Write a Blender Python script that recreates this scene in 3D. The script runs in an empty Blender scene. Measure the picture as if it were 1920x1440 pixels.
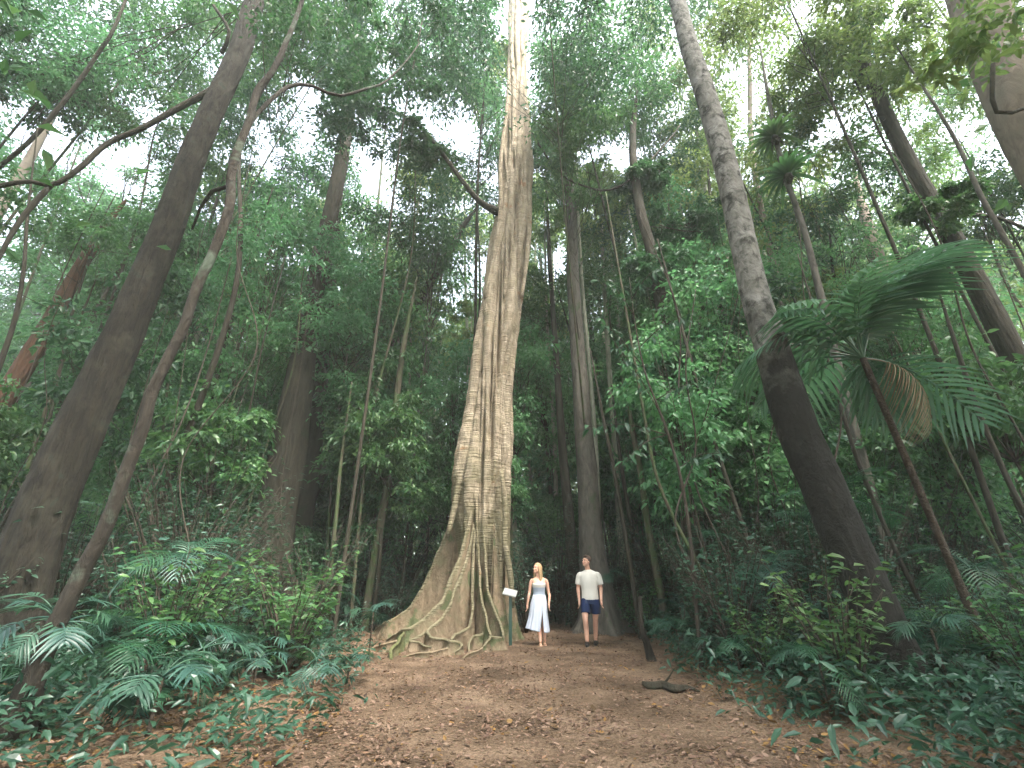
import bpy, math, random
import numpy as np
from mathutils import Vector, Matrix
R = math.radians
sc = bpy.context.scene
COL = sc.collection
# ---------------------------------------------------------------- camera, sky, sun, exposure
H, PITCH, F = 1.158, R(23.96), 853.33
cam_d = bpy.data.cameras.new('camera'); cam = bpy.data.objects.new('camera', cam_d); COL.objects.link(cam)
cam.location = (0, 0, H); cam.rotation_euler = (R(90) + PITCH, 0, 0)
cam_d.lens = 16; cam_d.sensor_width = 36; cam_d.clip_end = 6000; cam_d.clip_start = .05
sc.camera = cam
SUN_DIR = Vector((.30, -.38, .87)).normalized()
W = bpy.data.worlds.new('World'); sc.world = W; W.use_nodes = True
nt = W.node_tree; sky = nt.nodes.new('ShaderNodeTexSky'); sky.sky_type = 'NISHITA'; sky.sun_disc = False
sky.sun_elevation = math.asin(SUN_DIR.z); sky.sun_rotation = math.atan2(SUN_DIR.x, SUN_DIR.y)
sky.air_density = 1.0; sky.dust_density = 4.0; sky.ozone_density = 1.0
nt.nodes['Background'].inputs['Strength'].default_value = .15
hsv = nt.nodes.new('ShaderNodeHueSaturation'); hsv.inputs['Saturation'].default_value = .45      # thin overcast: whiter sky
nt.links.new(sky.outputs[0], hsv.inputs['Color']); nt.links.new(hsv.outputs[0], nt.nodes['Background'].inputs['Color'])
sun_d = bpy.data.lights.new('sun', 'SUN'); sun_d.energy = 1.3; sun_d.angle = R(12); sun_d.color = (1, .93, .82)
sun = bpy.data.objects.new('sun', sun_d); COL.objects.link(sun); sun.rotation_euler = SUN_DIR.to_track_quat('Z', 'Y').to_euler()
sc.view_settings.view_transform = 'Standard'; sc.view_settings.look = 'None'; sc.view_settings.gamma = 1
sc.view_settings.exposure = 3.1
cy = sc.cycles
cy.max_bounces = 9; cy.diffuse_bounces = 7; cy.glossy_bounces = 2; cy.transmission_bounces = 6; cy.volume_bounces = 1
cy.use_denoising = True; cy.caustics_reflective = False; cy.caustics_refractive = False
cy.sample_clamp_indirect = 6
HAZE = .0019

# ---------------------------------------------------------------- projection helpers (photo is 1920x1440)
cP, sP = math.cos(PITCH), math.sin(PITCH)
def ray(px, py):
    u = (px - 960) / F; v = (py - 720) / F
    return u, cP + v * sP, sP - v * cP
def at(px, py, Y):
    u, y, z = ray(px, py); t = Y / y
    return Vector((u * t, Y, H + z * t))
def atz(px, py, z):
    u, y, zz = ray(px, py); t = (z - H) / zz
    return Vector((u * t, y * t, z))
def proj(p):
    d = p[1] * cP + (p[2] - H) * sP
    return 960 + F * p[0] / d, 720 - F * (-p[1] * sP + (p[2] - H) * cP) / d
def ppm(py, Y): return F / (Y / ray(960, py)[1])       # photo pixels per metre there

# ---------------------------------------------------------------- mesh helpers
def gh(x, y):
    """ground height"""
    side = np.clip((np.abs(np.asarray(x) - .3) - 2.6) / 6, 0, 1)
    return (.05 * np.sin(x * .9 + 1.3) * np.sin(y * .7) + .03 * np.sin(x * 2.3 + y * 1.7)) * (0.25 + side) + side * .12 + .01 * np.sin(x * 6.1) * np.sin(y * 5.3)
def mesh(name, V, faces, mats, smooth=True, mi=None):
    """V (n,3); faces: list of int arrays (m,k)"""
    me = bpy.data.meshes.new(name)
    V = np.asarray(V, dtype=np.float32)
    faces = [np.asarray(f, dtype=np.int32) for f in (faces if isinstance(faces, list) else [faces])]
    faces = [f for f in faces if len(f)]
    me.vertices.add(len(V)); me.vertices.foreach_set('co', V.ravel())
    lv = np.concatenate([f.ravel() for f in faces]); tot = np.concatenate([np.full(len(f), f.shape[1], np.int32) for f in faces])
    st = np.concatenate([[0], np.cumsum(tot)[:-1]]).astype(np.int32)
    me.loops.add(len(lv)); me.loops.foreach_set('vertex_index', lv)
    me.polygons.add(len(tot)); me.polygons.foreach_set('loop_start', st); me.polygons.foreach_set('loop_total', tot)
    me.update(calc_edges=True)
    me.polygons.foreach_set('use_smooth', np.full(len(tot), smooth, bool))
    for m in (mats if isinstance(mats, (list, tuple)) else [mats]): me.materials.append(m)
    if mi is not None: me.polygons.foreach_set('material_index', np.asarray(mi, np.int32))
    return me
def obj(name, me, parent=None, loc=None):
    o = bpy.data.objects.new(name, me); COL.objects.link(o)
    if loc is not None: o.location = loc
    if parent: o.parent = parent
    return o
def thing(name, label, cat, loc=(0, 0, 0), rz=0, group=None):
    o = bpy.data.objects.new(name, None); COL.objects.link(o); o.empty_display_size = .2
    o.location = loc; o.rotation_euler = (0, 0, rz); o['label'] = label; o['category'] = cat
    if group: o['group'] = group
    return o
def tag(o, label=None, cat=None, group=None, kind=None):
    for k, v in (('label', label), ('category', cat), ('group', group), ('kind', kind)):
        if v: o[k] = v
    return o
def dup(root, loc, rz=0, s=1, tilt=(0, 0)):
    r = root.copy(); COL.objects.link(r); r.location = loc; r.rotation_euler = (tilt[0], tilt[1], rz); r.scale = (s, s, s)
    for ch in root.children:
        c = ch.copy(); COL.objects.link(c); c.parent = r
        for g in ch.children:
            d = g.copy(); COL.objects.link(d); d.parent = c
    return r
class MB:
    """collects verts and faces of several shapes for ONE mesh"""
    def __init__(s): s.V = []; s.F = {}; s.n = 0
    def add(s, V, *faces):
        V = np.asarray(V, dtype=np.float32).reshape(-1, 3)
        for f in faces:
            f = np.asarray(f, dtype=np.int32)
            if len(f): s.F.setdefault(f.shape[1], []).append(f + s.n)
        s.V.append(V); s.n += len(V)
    def build(s, name, mat, smooth=True):
        return mesh(name, np.concatenate(s.V), [np.concatenate(f) for f in s.F.values()], mat, smooth)
def spline(P, R_, n):
    """Catmull-Rom resample of points (k,3) and radii"""
    P = np.asarray([tuple(p) for p in P], float); R_ = np.asarray(R_, float)
    k = len(P); Pe = np.vstack([2 * P[0] - P[1], P, 2 * P[-1] - P[-2]]); Re = np.concatenate([[R_[0]], R_, [R_[-1]]])
    seg = np.linalg.norm(np.diff(P, axis=0), axis=1); cum = np.concatenate([[0], np.cumsum(seg)])
    out = []; ro = []
    for s in np.linspace(0, cum[-1], n):
        i = min(np.searchsorted(cum, s, side='right') - 1, k - 2); t = (s - cum[i]) / max(seg[i], 1e-6)
        a, b, c, d = Pe[i:i + 4]
        out.append(.5 * ((2 * b) + (c - a) * t + (2 * a - 5 * b + 4 * c - d) * t * t + (3 * b - a - 3 * c + d) * t ** 3))
        ro.append(Re[i + 1] * (1 - t) + Re[i + 2] * t)
    return np.array(out), np.array(ro)
def vnoise(u, v, fu, fv, seed):
    """smooth value noise, periodic in u (0..1) with fu cells; v in metres, fv cells per metre"""
    rg = np.random.RandomState(seed); nv = int(np.ceil(v.max() * fv)) + 3; G = rg.rand(nv, fu)
    a = u * fu; b = np.clip(v, 0, None) * fv; i = np.floor(b).astype(int); j = np.floor(a).astype(int) % fu; fa = a - np.floor(a); fb = b - i; fa = fa * fa * (3 - 2 * fa); fb = fb * fb * (3 - 2 * fb); j2 = (j + 1) % fu
    return (G[i, j] * (1 - fa) + G[i, j2] * fa) * (1 - fb) + (G[i + 1, j] * (1 - fa) + G[i + 1, j2] * fa) * fb
def bark_relief(u, v, seed, fu=22, fv=1.4):
    w = u + .02 * np.sin(v * 1.7 + seed) + .012 * np.sin(v * 4.1)
    w = w % 1.
    r = 0
    for o_, (a, b, g_) in enumerate(((fu, fv, 1.), (fu * 2, fv * 2.2, .55), (fu * 4, fv * 5, .3))): r = r + g_ * (1 - np.abs(2 * vnoise(w, v, a, b, seed + o_) - 1) * 2)
    return r / 1.85
def tube(P, R_, n=None, seg=8, rough=0., seed=0, flare=None, k=1, relief=0., fu=22, fv=1.4):
    """tapered tube. flare=(amp, height, lobes)"""
    L = sum((Vector(P[i + 1]) - Vector(P[i])).length for i in range(len(P) - 1))
    n = n or max(3, int(L / .25)); C, r = spline(P, R_, n)
    T = np.gradient(C, axis=0); T /= np.linalg.norm(T, axis=1)[:, None] + 1e-9
    ref = np.array([0, 1, 0.]) if abs(T[:, 2]).mean() > .5 else np.array([0, 0, 1.])
    A = np.cross(T, ref); A /= np.linalg.norm(A, axis=1)[:, None] + 1e-9; B = np.cross(A, T)
    th = np.linspace(0, 2 * np.pi, seg, endpoint=False)
    rr = np.repeat(r[:, None], seg, 1)
    if rough:
        rg = np.random.RandomState(seed); ph = rg.rand(6) * 6.28; s = np.linspace(0, L, n)[:, None]
        f = (np.sin(2 * th + ph[0] + s * .35) * .5 + np.sin(3 * th + ph[1] - s * .5) * .4 + np.sin(5 * th + ph[2] + s * .8) * .25
             + np.sin(7 * th + ph[3] + 1.1 * s) * .15 + np.sin(s * 2.1 + ph[4] + th) * .25)
        rr = rr * (1 + rough * f)
    if relief:
        uu, vv = np.meshgrid(np.arange(seg) / seg, np.linspace(0, L, n)); rr = rr + relief * bark_relief(uu, vv, seed, fu, fv) * np.clip(rr / .3, .3, 1)
    if flare:
        a, h, lob = flare; z = np.clip(C[:, 2] - C[:, 2].min(), 0, None)[:, None]
        e = np.exp(-z / h); rr = rr * (1 + a * e * (.35 + .65 * np.clip(np.cos(lob * th + seed), -.2, 1) ** 2) )
    V = C[:, None] + rr[:, :, None] * (np.cos(th)[None, :, None] * A[:, None] + np.sin(th)[None, :, None] * B[:, None])
    V = V.reshape(-1, 3)
    i = np.arange(n - 1)[:, None] * seg; j = np.arange(seg)[None]; j2 = (j + 1) % seg
    Q = np.stack([i + j, i + j2, i + seg + j2, i + seg + j], -1).reshape(-1, 4)
    V = np.vstack([V, C[0], C[-1]])
    a_ = np.arange(seg); b_ = (a_ + 1) % seg
    t1 = np.stack([b_, a_, np.full(seg, n * seg)], -1); t2 = np.stack([(n - 1) * seg + a_, (n - 1) * seg + b_, np.full(seg, n * seg + 1)], -1)
    return V, Q, np.vstack([t1, t2])
def unit(a): return a / (np.linalg.norm(a, axis=-1, keepdims=True) + 1e-9)
def leaves(P, D, N, L, Wd, nice=False, droop=.25):
    """leaf blades at P pointing D, facing N. returns V, tris(/quads)"""
    n = len(P); D = unit(D); S = unit(np.cross(D, N)); N = unit(np.cross(S, D)); L = L[:, None]; Wd = Wd[:, None]
    if not nice:
        V = np.stack([P, P + D * L * .45 - S * Wd * .5 + N * Wd * .18, P + D * L - N * L * droop, P + D * L * .45 + S * Wd * .5 + N * Wd * .18], 1).reshape(-1, 3)
        b = np.arange(n)[:, None] * 4
        return V, np.vstack([b + np.array([0, 2, 1]), b + np.array([0, 3, 2])])
    def sp(t): return P + D * L * t - N * L * droop * t * t
    V = np.stack([sp(0), sp(.3), sp(.68), sp(1), sp(.3) - S * Wd * .5 + N * Wd * .15, sp(.68) - S * Wd * .38 + N * Wd * .1,
                  sp(.3) + S * Wd * .5 + N * Wd * .15, sp(.68) + S * Wd * .38 + N * Wd * .1], 1).reshape(-1, 3)
    b = np.arange(n)[:, None] * 8
    T = np.vstack([b + np.array(x) for x in ((0, 1, 4), (0, 6, 1), (2, 3, 5), (2, 7, 3))])
    Q = np.vstack([b + np.array(x) for x in ((1, 2, 5, 4), (1, 6, 7, 2))])
    return V, T, Q

# ---------------------------------------------------------------- materials
def newmat(name):
    m = bpy.data.materials.new(name); m.use_nodes = True; t = m.node_tree
    return m, t, t.nodes, t.links, t.nodes['Principled BSDF']
def N_(t, kind, **kw):
    n = t.nodes.new(kind)
    for k, v in kw.items():
        if k in n.inputs: n.inputs[k].default_value = v
        else: setattr(n, k, v)
    return n
def ramp(t, src, stops, interp='LINEAR'):
    r = t.nodes.new('ShaderNodeValToRGB'); r.color_ramp.interpolation = interp
    e = r.color_ramp.elements
    while len(e) < len(stops): e.new(.5)
    for k, (p, c) in enumerate(stops): e[k].position = p; e[k].color = (*c, 1) if len(c) == 3 else c
    t.links.new(src, r.inputs[0]); return r.outputs[0]
def mixc(t, fac, a, b):
    m = t.nodes.new('ShaderNodeMix'); m.data_type = 'RGBA'
    for s, v in ((m.inputs[0], fac), (m.inputs[6], a), (m.inputs[7], b)):
        if hasattr(v, 'is_output'): t.links.new(v, s)
        else: s.default_value = v if not isinstance(v, tuple) else (*v, 1)
    return m.outputs[2]
def leafmat(name, cols, trans=(.09, .22, .08), tf=.36, rough=.42, spec=.45):
    m, t, nd, lk, b = newmat(name)
    g = N_(t, 'ShaderNodeNewGeometry'); tc = N_(t, 'ShaderNodeTexCoord')
    c = ramp(t, g.outputs['Random Per Island'], [(i / (len(cols) - 1), x) for i, x in enumerate(cols)])
    no = N_(t, 'ShaderNodeTexNoise', Scale=.7); lk.new(tc.outputs['Object'], no.inputs['Vector'])
    hs = N_(t, 'ShaderNodeHueSaturation'); lk.new(c, hs.inputs['Color'])
    mr = N_(t, 'ShaderNodeMapRange'); mr.inputs[1].default_value = .3; mr.inputs[2].default_value = .7; mr.inputs[3].default_value = .65; mr.inputs[4].default_value = 1.4
    lk.new(no.outputs[0], mr.inputs[0]); lk.new(mr.outputs[0], hs.inputs['Value'])
    oi = N_(t, 'ShaderNodeObjectInfo'); m2 = N_(t, 'ShaderNodeMapRange'); m2.inputs[3].default_value = .465; m2.inputs[4].default_value = .53
    lk.new(oi.outputs['Random'], m2.inputs[0]); lk.new(m2.outputs[0], hs.inputs['Hue'])
    lk.new(hs.outputs[0], b.inputs['Base Color']); b.inputs['Roughness'].default_value = rough; b.inputs['Specular IOR Level'].default_value = spec
    tr = N_(t, 'ShaderNodeBsdfTranslucent'); mv = N_(t, 'ShaderNodeMix'); mv.data_type = 'RGBA'; mv.blend_type = 'MIX'
    tcx = mixc(t, .45, hs.outputs[0], trans); lk.new(tcx, tr.inputs[0])
    ms = N_(t, 'ShaderNodeMixShader'); ms.inputs[0].default_value = tf
    lk.new(b.outputs[0], ms.inputs[1]); lk.new(tr.outputs[0], ms.inputs[2]); lk.new(ms.outputs[0], nd['Material Output'].inputs[0])
    return m
LEAF_DARK = leafmat('leaf_dark_green', [(.015, .055, .028), (.028, .09, .042), (.05, .13, .05), (.025, .075, .040)])
LEAF_MID = leafmat('leaf_mid_green', [(.028, .09, .038), (.05, .135, .05), (.09, .19, .06), (.04, .11, .048)], (.13, .30, .08), .38)
LEAF_UNDER = leafmat('leaf_understory', [(.014, .045, .028), (.026, .07, .042), (.04, .095, .055), (.022, .06, .034)], (.06, .16, .07), .28, .36)
LEAF_LIGHT = leafmat('leaf_light_green', [(.06, .14, .045), (.11, .20, .06), (.17, .25, .08), (.08, .16, .055)], (.30, .42, .11), .44)
LEAF_COOL = leafmat('leaf_cool_green', [(.045, .15, .065), (.075, .21, .09), (.12, .27, .12), (.06, .18, .08)], (.16, .38, .13), .44)
LEAF_PALM = leafmat('leaf_palm', [(.02, .07, .04), (.03, .095, .055), (.045, .115, .065)], (.07, .22, .07), .25, .4, .35)
LEAF_PALML = leafmat('leaf_palm_light', [(.05, .13, .075), (.075, .17, .10), (.11, .20, .13)], (.12, .28, .10), .32, .28, .65)
LEAF_BLUE = leafmat('leaf_blue_green', [(.03, .075, .055), (.04, .10, .07), (.06, .13, .09)], (.06, .16, .08), .25, .4, .35)
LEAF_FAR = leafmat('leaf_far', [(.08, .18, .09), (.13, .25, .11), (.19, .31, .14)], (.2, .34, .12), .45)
DEAD_LEAF = leafmat('dead_frond', [(.20, .14, .09), (.28, .20, .14), (.33, .25, .18)], (.3, .2, .1), .15, .7, .2)

def bark(name, c1, c2, c3, sc_=(5, 5, 1.2), bump=.5, moss=None, rings=0, patch=None, rough=.85, moss_shade_z=None, detail=9, pe=.05, mz=(.28, -.3)):
    """bark: c1/c2 streaks, c3 flecks; moss = (colour, amount); patch = (colour, scale, threshold)"""
    m, t, nd, lk, b = newmat(name)
    tc = N_(t, 'ShaderNodeTexCoord'); mp = N_(t, 'ShaderNodeMapping'); mp.inputs['Scale'].default_value = sc_
    lk.new(tc.outputs['Object'], mp.inputs[0])
    n1 = N_(t, 'ShaderNodeTexNoise', Scale=1.6, Detail=detail, Roughness=.68, Distortion=.6); lk.new(mp.outputs[0], n1.inputs['Vector'])
    n2 = N_(t, 'ShaderNodeTexNoise', Scale=2.2, Detail=6., Roughness=.6); lk.new(tc.outputs['Object'], n2.inputs['Vector'])
    c = ramp(t, n1.outputs[0], [(.32, c1), (.62, c2)])
    f3 = ramp(t, n2.outputs[0], [(.48, (0, 0, 0)), (.66, (1, 1, 1))]); c = mixc(t, f3, c, c3)
    hgt = n1.outputs[0]
    if rings:
        wv = N_(t, 'ShaderNodeTexNoise', Scale=1., Detail=4.); m2 = N_(t, 'ShaderNodeMapping'); m2.inputs['Scale'].default_value = (1.6, 1.6, 26)
        lk.new(tc.outputs['Object'], m2.inputs[0]); lk.new(m2.outputs[0], wv.inputs['Vector'])
        rf = ramp(t, wv.outputs[0], [(.42, (.62, .62, .62)), (.55, (1, 1, 1))])
        mm = t.nodes.new('ShaderNodeMix'); mm.data_type = 'RGBA'; mm.blend_type = 'MULTIPLY'; mm.inputs[0].default_value = rings
        lk.new(c, mm.inputs[6]); lk.new(rf, mm.inputs[7]); c = mm.outputs[2]
        ad = N_(t, 'ShaderNodeMath', operation='ADD'); lk.new(n1.outputs[0], ad.inputs[0]); lk.new(wv.outputs[0], ad.inputs[1]); hgt = ad.outputs[0]
    if patch:
        n3 = N_(t, 'ShaderNodeTexNoise', Scale=patch[1], Detail=5., Roughness=.62, Distortion=.4); lk.new(tc.outputs['Object'], n3.inputs['Vector'])
        pf = ramp(t, n3.outputs[0], [(patch[2], (0, 0, 0)), (patch[2] + pe, (1, 1, 1))]); c = mixc(t, pf, c, patch[0])
    if moss:
        n4 = N_(t, 'ShaderNodeTexNoise', Scale=.9, Detail=7., Roughness=.65); lk.new(tc.outputs['Object'], n4.inputs['Vector'])
        src = n4.outputs[0]
        if moss_shade_z:
            sx = N_(t, 'ShaderNodeSeparateXYZ'); lk.new(tc.outputs['Object'], sx.inputs[0])
            mr = N_(t, 'ShaderNodeMapRange'); mr.inputs[1].default_value = moss_shade_z[0]; mr.inputs[2].default_value = moss_shade_z[1]; mr.inputs[3].default_value = mz[0]; mr.inputs[4].default_value = mz[1]
            lk.new(sx.outputs[2], mr.inputs[0]); ad2 = N_(t, 'ShaderNodeMath', operation='ADD'); lk.new(src, ad2.inputs[0]); lk.new(mr.outputs[0], ad2.inputs[1]); src = ad2.outputs[0]
        mf = ramp(t, src, [(.5, (0, 0, 0)), (.68, (moss[1],) * 3)]); c = mixc(t, mf, c, moss[0])
    lk.new(c, b.inputs['Base Color']); b.inputs['Roughness'].default_value = rough; b.inputs['Specular IOR Level'].default_value = .25
    bp = N_(t, 'ShaderNodeBump', Strength=bump, Distance=.12); lk.new(hgt, bp.inputs['Height']); lk.new(bp.outputs[0], b.inputs['Normal'])
    return m
BK_FIG = bark('fig_bark', (0.172, 0.133, 0.086), (0.43, 0.361, 0.267), (0.361, 0.301, 0.206), (4.5, 4.5, 1.4), .7, moss=((0.12, 0.112, 0.0602), .75), rings=.42, moss_shade_z=(0, 9), mz=(.34, -.3), patch=((0.284, 0.172, 0.0946), 1.3, .64))
BK_DARK = bark('dark_fissured_bark', (0.00477, 0.00409, 0.00307), (0.0341, 0.0287, 0.0198), (0.0477, 0.0426, 0.0307), (7, 7, 1.5), 1., patch=((0.0341, 0.0392, 0.029), 2.2, .62))
BK_LICHEN = bark('lichen_bark', (0.014, 0.0122, 0.00936), (0.0492, 0.0412, 0.0309), (0.0374, 0.0318, 0.0243), (8, 8, 3), .8, patch=((0.0799, 0.103, 0.0749), 1.8, .54), pe=.09)
BK_MOTTLE = bark('mottled_grey_bark', (0.0912, 0.0897, 0.076), (0.236, 0.228, 0.201), (0.289, 0.281, 0.258), (5, 5, 3), .8, patch=((0.0418, 0.0418, 0.0342), 4.5, .50), pe=.14, moss=((0.0142, 0.0128, 0.00903), .97), moss_shade_z=(1., 8.5), mz=(.5, -.38))  # dark foot: damp moss, plus shade put into the lower bark colour
BK_GREY = bark('grey_bark', (0.0367, 0.0337, 0.0275), (0.116, 0.104, 0.0859), (0.0918, 0.0859, 0.0704), (5, 5, 1.5), .4, patch=((0.0612, 0.0734, 0.0428), 1.5, .6))
BK_BROWN = bark('brown_bark', (0.0174, 0.0148, 0.0104), (0.0542, 0.0469, 0.0325), (0.0434, 0.0399, 0.0278), (7, 7, 1.1), .6, patch=((0.0304, 0.0369, 0.0195), 1.6, .6))
BK_MOSSY = bark('mossy_brown_bark', (0.034, 0.0298, 0.0187), (0.102, 0.0892, 0.0595), (0.068, 0.085, 0.0425), (7, 7, 1.5), .6, patch=((0.0595, 0.085, 0.034), 1.8, .5))
BK_RED = bark('reddish_bark', (0.049, 0.0245, 0.0154), (0.14, 0.077, 0.049), (0.098, 0.063, 0.042), (7, 7, 1.1), .6)
BK_PALE = bark('pale_bark', (0.136, 0.108, 0.084), (0.272, 0.224, 0.18), (0.224, 0.192, 0.152), (4, 4, 1.5), .35, patch=((0.176, 0.152, 0.12), 1.2, .62))
BK_PALM = bark('palm_bark', (.025, .02, .015), (.09, .065, .045), (.06, .045, .03), (8, 8, 12), .8)
BK_TWIG = bark('twig_bark', (.025, .02, .015), (.07, .056, .042), (.055, .045, .034), (9, 9, 3), .3)

def ground_mat():
    m, t, nd, lk, b = newmat('forest_soil')
    tc = N_(t, 'ShaderNodeTexCoord')
    n1 = N_(t, 'ShaderNodeTexNoise', Scale=1.1, Detail=8., Roughness=.62); lk.new(tc.outputs['Object'], n1.inputs['Vector'])
    n2 = N_(t, 'ShaderNodeTexVoronoi', Scale=38.); lk.new(tc.outputs['Object'], n2.inputs['Vector'])
    n3 = N_(t, 'ShaderNodeTexNoise', Scale=26., Detail=8., Roughness=.75); lk.new(tc.outputs['Object'], n3.inputs['Vector'])
    c = ramp(t, n1.outputs[0], [(.35, (.078, .055, .036)), (.5, (.138, .098, .066)), (.66, (.205, .15, .106))])
    c2 = ramp(t, n3.outputs[0], [(.3, (.45, .42, .4)), (.7, (1.45, 1.4, 1.35))])
    mm = t.nodes.new('ShaderNodeMix'); mm.data_type = 'RGBA'; mm.blend_type = 'MULTIPLY'; mm.inputs[0].default_value = .8; lk.new(c, mm.inputs[6]); lk.new(c2, mm.inputs[7])
    lk.new(mm.outputs[2], b.inputs['Base Color']); b.inputs['Roughness'].default_value = .95; b.inputs['Specular IOR Level'].default_value = .15
    ad = N_(t, 'ShaderNodeMath', operation='ADD'); lk.new(n2.outputs[0], ad.inputs[0]); lk.new(n3.outputs[0], ad.inputs[1])
    bp = N_(t, 'ShaderNodeBump', Strength=.7, Distance=.03); lk.new(ad.outputs[0], bp.inputs['Height']); lk.new(bp.outputs[0], b.inputs['Normal'])
    return m
def plain(name, col, rough=.7, spec=.3, noise=0, nscale=20, bump=0, sss=0, metal=0):
    m, t, nd, lk, b = newmat(name); b.inputs['Base Color'].default_value = (*col, 1); b.inputs['Roughness'].default_value = rough; b.inputs['Specular IOR Level'].default_value = spec; b.inputs['Metallic'].default_value = metal
    if noise or bump:
        tc = N_(t, 'ShaderNodeTexCoord'); n = N_(t, 'ShaderNodeTexNoise', Scale=float(nscale), Detail=5.); lk.new(tc.outputs['Object'], n.inputs['Vector'])
        c = ramp(t, n.outputs[0], [(.3, tuple(x * (1 - noise) for x in col)), (.7, tuple(min(1, x * (1 + noise)) for x in col))]); lk.new(c, b.inputs['Base Color'])
        if bump: bp = N_(t, 'ShaderNodeBump', Strength=bump, Distance=.01); lk.new(n.outputs[0], bp.inputs['Height']); lk.new(bp.outputs[0], b.inputs['Normal'])
    if sss: b.inputs['Subsurface Weight'].default_value = sss; b.inputs['Subsurface Radius'].default_value = (.02, .008, .004)
    return m

# ---------------------------------------------------------------- ground (one sheet, fine near the camera, to the horizon)
def axis(lo, hi, fine_lo, fine_hi, step):
    a = list(np.arange(fine_lo, fine_hi + 1e-6, step)); d = step
    while a[-1] < hi: d *= 1.25; a.append(a[-1] + d)
    d = step
    while a[0] > lo: d *= 1.25; a.insert(0, a[0] - d)
    return np.array(a)
gx = axis(-900, 900, -9, 9, .1); gy = axis(-300, 1500, 2.5, 17, .1)
X, Y = np.meshgrid(gx, gy); rg = np.random.RandomState(3)
Z = gh(X, Y) + (rg.rand(*X.shape) - .5) * .016
ny, nx = X.shape; ii = np.arange(ny - 1)[:, None] * nx + np.arange(nx - 1)[None]
g = obj('ground', mesh('ground', np.stack([X, Y, Z], -1).reshape(-1, 3), np.stack([ii, ii + 1, ii + nx + 1, ii + nx], -1).reshape(-1, 4), ground_mat()))
tag(g, kind='structure')

# ---------------------------------------------------------------- litter
def path_clear(x, y):
    """true on the trodden clearing"""
    x = np.asarray(x); y = np.asarray(y)
    left = np.interp(y, [0, 5, 8, 11, 12.4, 14, 16], [-1.3, -1.6, -2.3, -2.9, -.3, .4, .9])
    right = np.interp(y, [0, 5, 8, 10, 12, 14, 16], [1.7, 2.0, 2.5, 3.0, 3.1, 2.9, 1.3])
    return (x > left) & (x < right)
def litter(n, ylo, yhi, sz, cols, name, seed, xr=7.5, mode='all'):
    rg = np.random.RandomState(seed); y = ylo + (yhi - ylo) * rg.rand(n) ** 1.25; x = (rg.rand(n) * 2 - 1) * (xr + (y - 4) * .5)
    if mode == 'side': k = ~path_clear(x * 1.0, y) | (rg.rand(n) < .12); x = x[k]; y = y[k]; n = len(x)
    pn = np.sin(x * 2.1 + 1.3 * np.sin(y * 1.7)) * np.sin(y * 2.6 + 1.1 * np.sin(x * 1.3)) + .5 * np.sin(x * 5.3 + y * 3.1); kk = rg.rand(n) < np.clip(.62 + .45 * pn, .12, 1); x = x[kk]; y = y[kk]; n = len(x)      # drifts
    P = np.stack([x, y, gh(x, y) + .012 + rg.rand(n) * .012], -1)
    a = rg.rand(n) * 6.28; D = np.stack([np.cos(a), np.sin(a), rg.normal(0, .22, n)], -1); N = np.stack([rg.normal(0, .3, n), rg.normal(0, .3, n), np.ones(n)], -1)
    L = sz * np.clip(np.exp(rg.normal(-.1, .5, n)), .3, 2.4); V = leaves(P, D, N, L, L * (.3 + .35 * rg.rand(n)), True, -.15)
    m = leafmat('litter_' + name, cols, (.3, .18, .06), .12, .75, .2)
    return V, m
L1, lm1 = litter(170000, 3.0, 17, .029, [(.035, .024, .018), (.09, .058, .04), (.15, .10, .068), (.24, .17, .12), (.10, .065, .045), (.19, .12, .07)], 'brown', 11)
tag(obj('leaf_litter', mesh('leaf_litter', L1[0], [L1[1], L1[2]], lm1, False)), 'brown fallen leaves and twigs covering the forest floor', 'leaf litter', kind='stuff')
L2, lm2 = litter(52000, 3.0, 13, .038, [(.07, .038, .022), (.17, .075, .03), (.22, .11, .05), (.12, .065, .038), (.05, .03, .02)], 'orange', 12, mode='side')
tag(obj('orange_leaf_litter', mesh('orange_leaf_litter', L2[0], [L2[1], L2[2]], lm2, False)), 'rusty orange fallen leaves under the plants beside the path', 'leaf litter', kind='stuff')

# ---------------------------------------------------------------- giant strangler fig
FY = 12.2
sil = [(1190, 872, 948), (1150, 870, 948), (1100, 866, 949), (1050, 862, 950), (1000, 856, 951), (940, 852, 952), (900, 853, 954), (850, 862, 957), (780, 874, 958), (700, 888, 963),
       (600, 898, 977), (540, 905, 981), (470, 919, 987), (400, 933, 993), (300, 942, 996), (200, 951, 991), (100, 952, 988), (0, 955, 990), (-110, 958, 990)]
zz, cc, ww = [], [], []
for py, a, b in sil:
    l, r = at(a, py, FY), at(b, py, FY); zz.append(l.z); cc.append((l.x + r.x) / 2); ww.append((r.x - l.x) / 2)
zz[0] = -.15
figx = lambda z: np.interp(z, zz, cc)
nz, nth = 700, 420
zs = np.linspace(-.15, zz[-1], nz); cx = np.interp(zs, zz, cc); wd = np.interp(zs, zz, ww)
th = np.linspace(0, 2 * np.pi, nth, endpoint=False); dx, dy = np.cos(th), np.sin(th)
rg = np.random.RandomState(5); rad = np.tile((wd * .45)[:, None], (1, nth))
stems = [(-.68, -.28, .32), (-.40, -.60, .27), (-.10, -.72, .22), (.14, -.70, .19), (.38, -.62, .22), (.60, -.44, .22), (.76, -.12, .24), (.66, .34, .34), (.25, .64, .4), (-.28, .66, .4), (-.70, .14, .30)]
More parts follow.
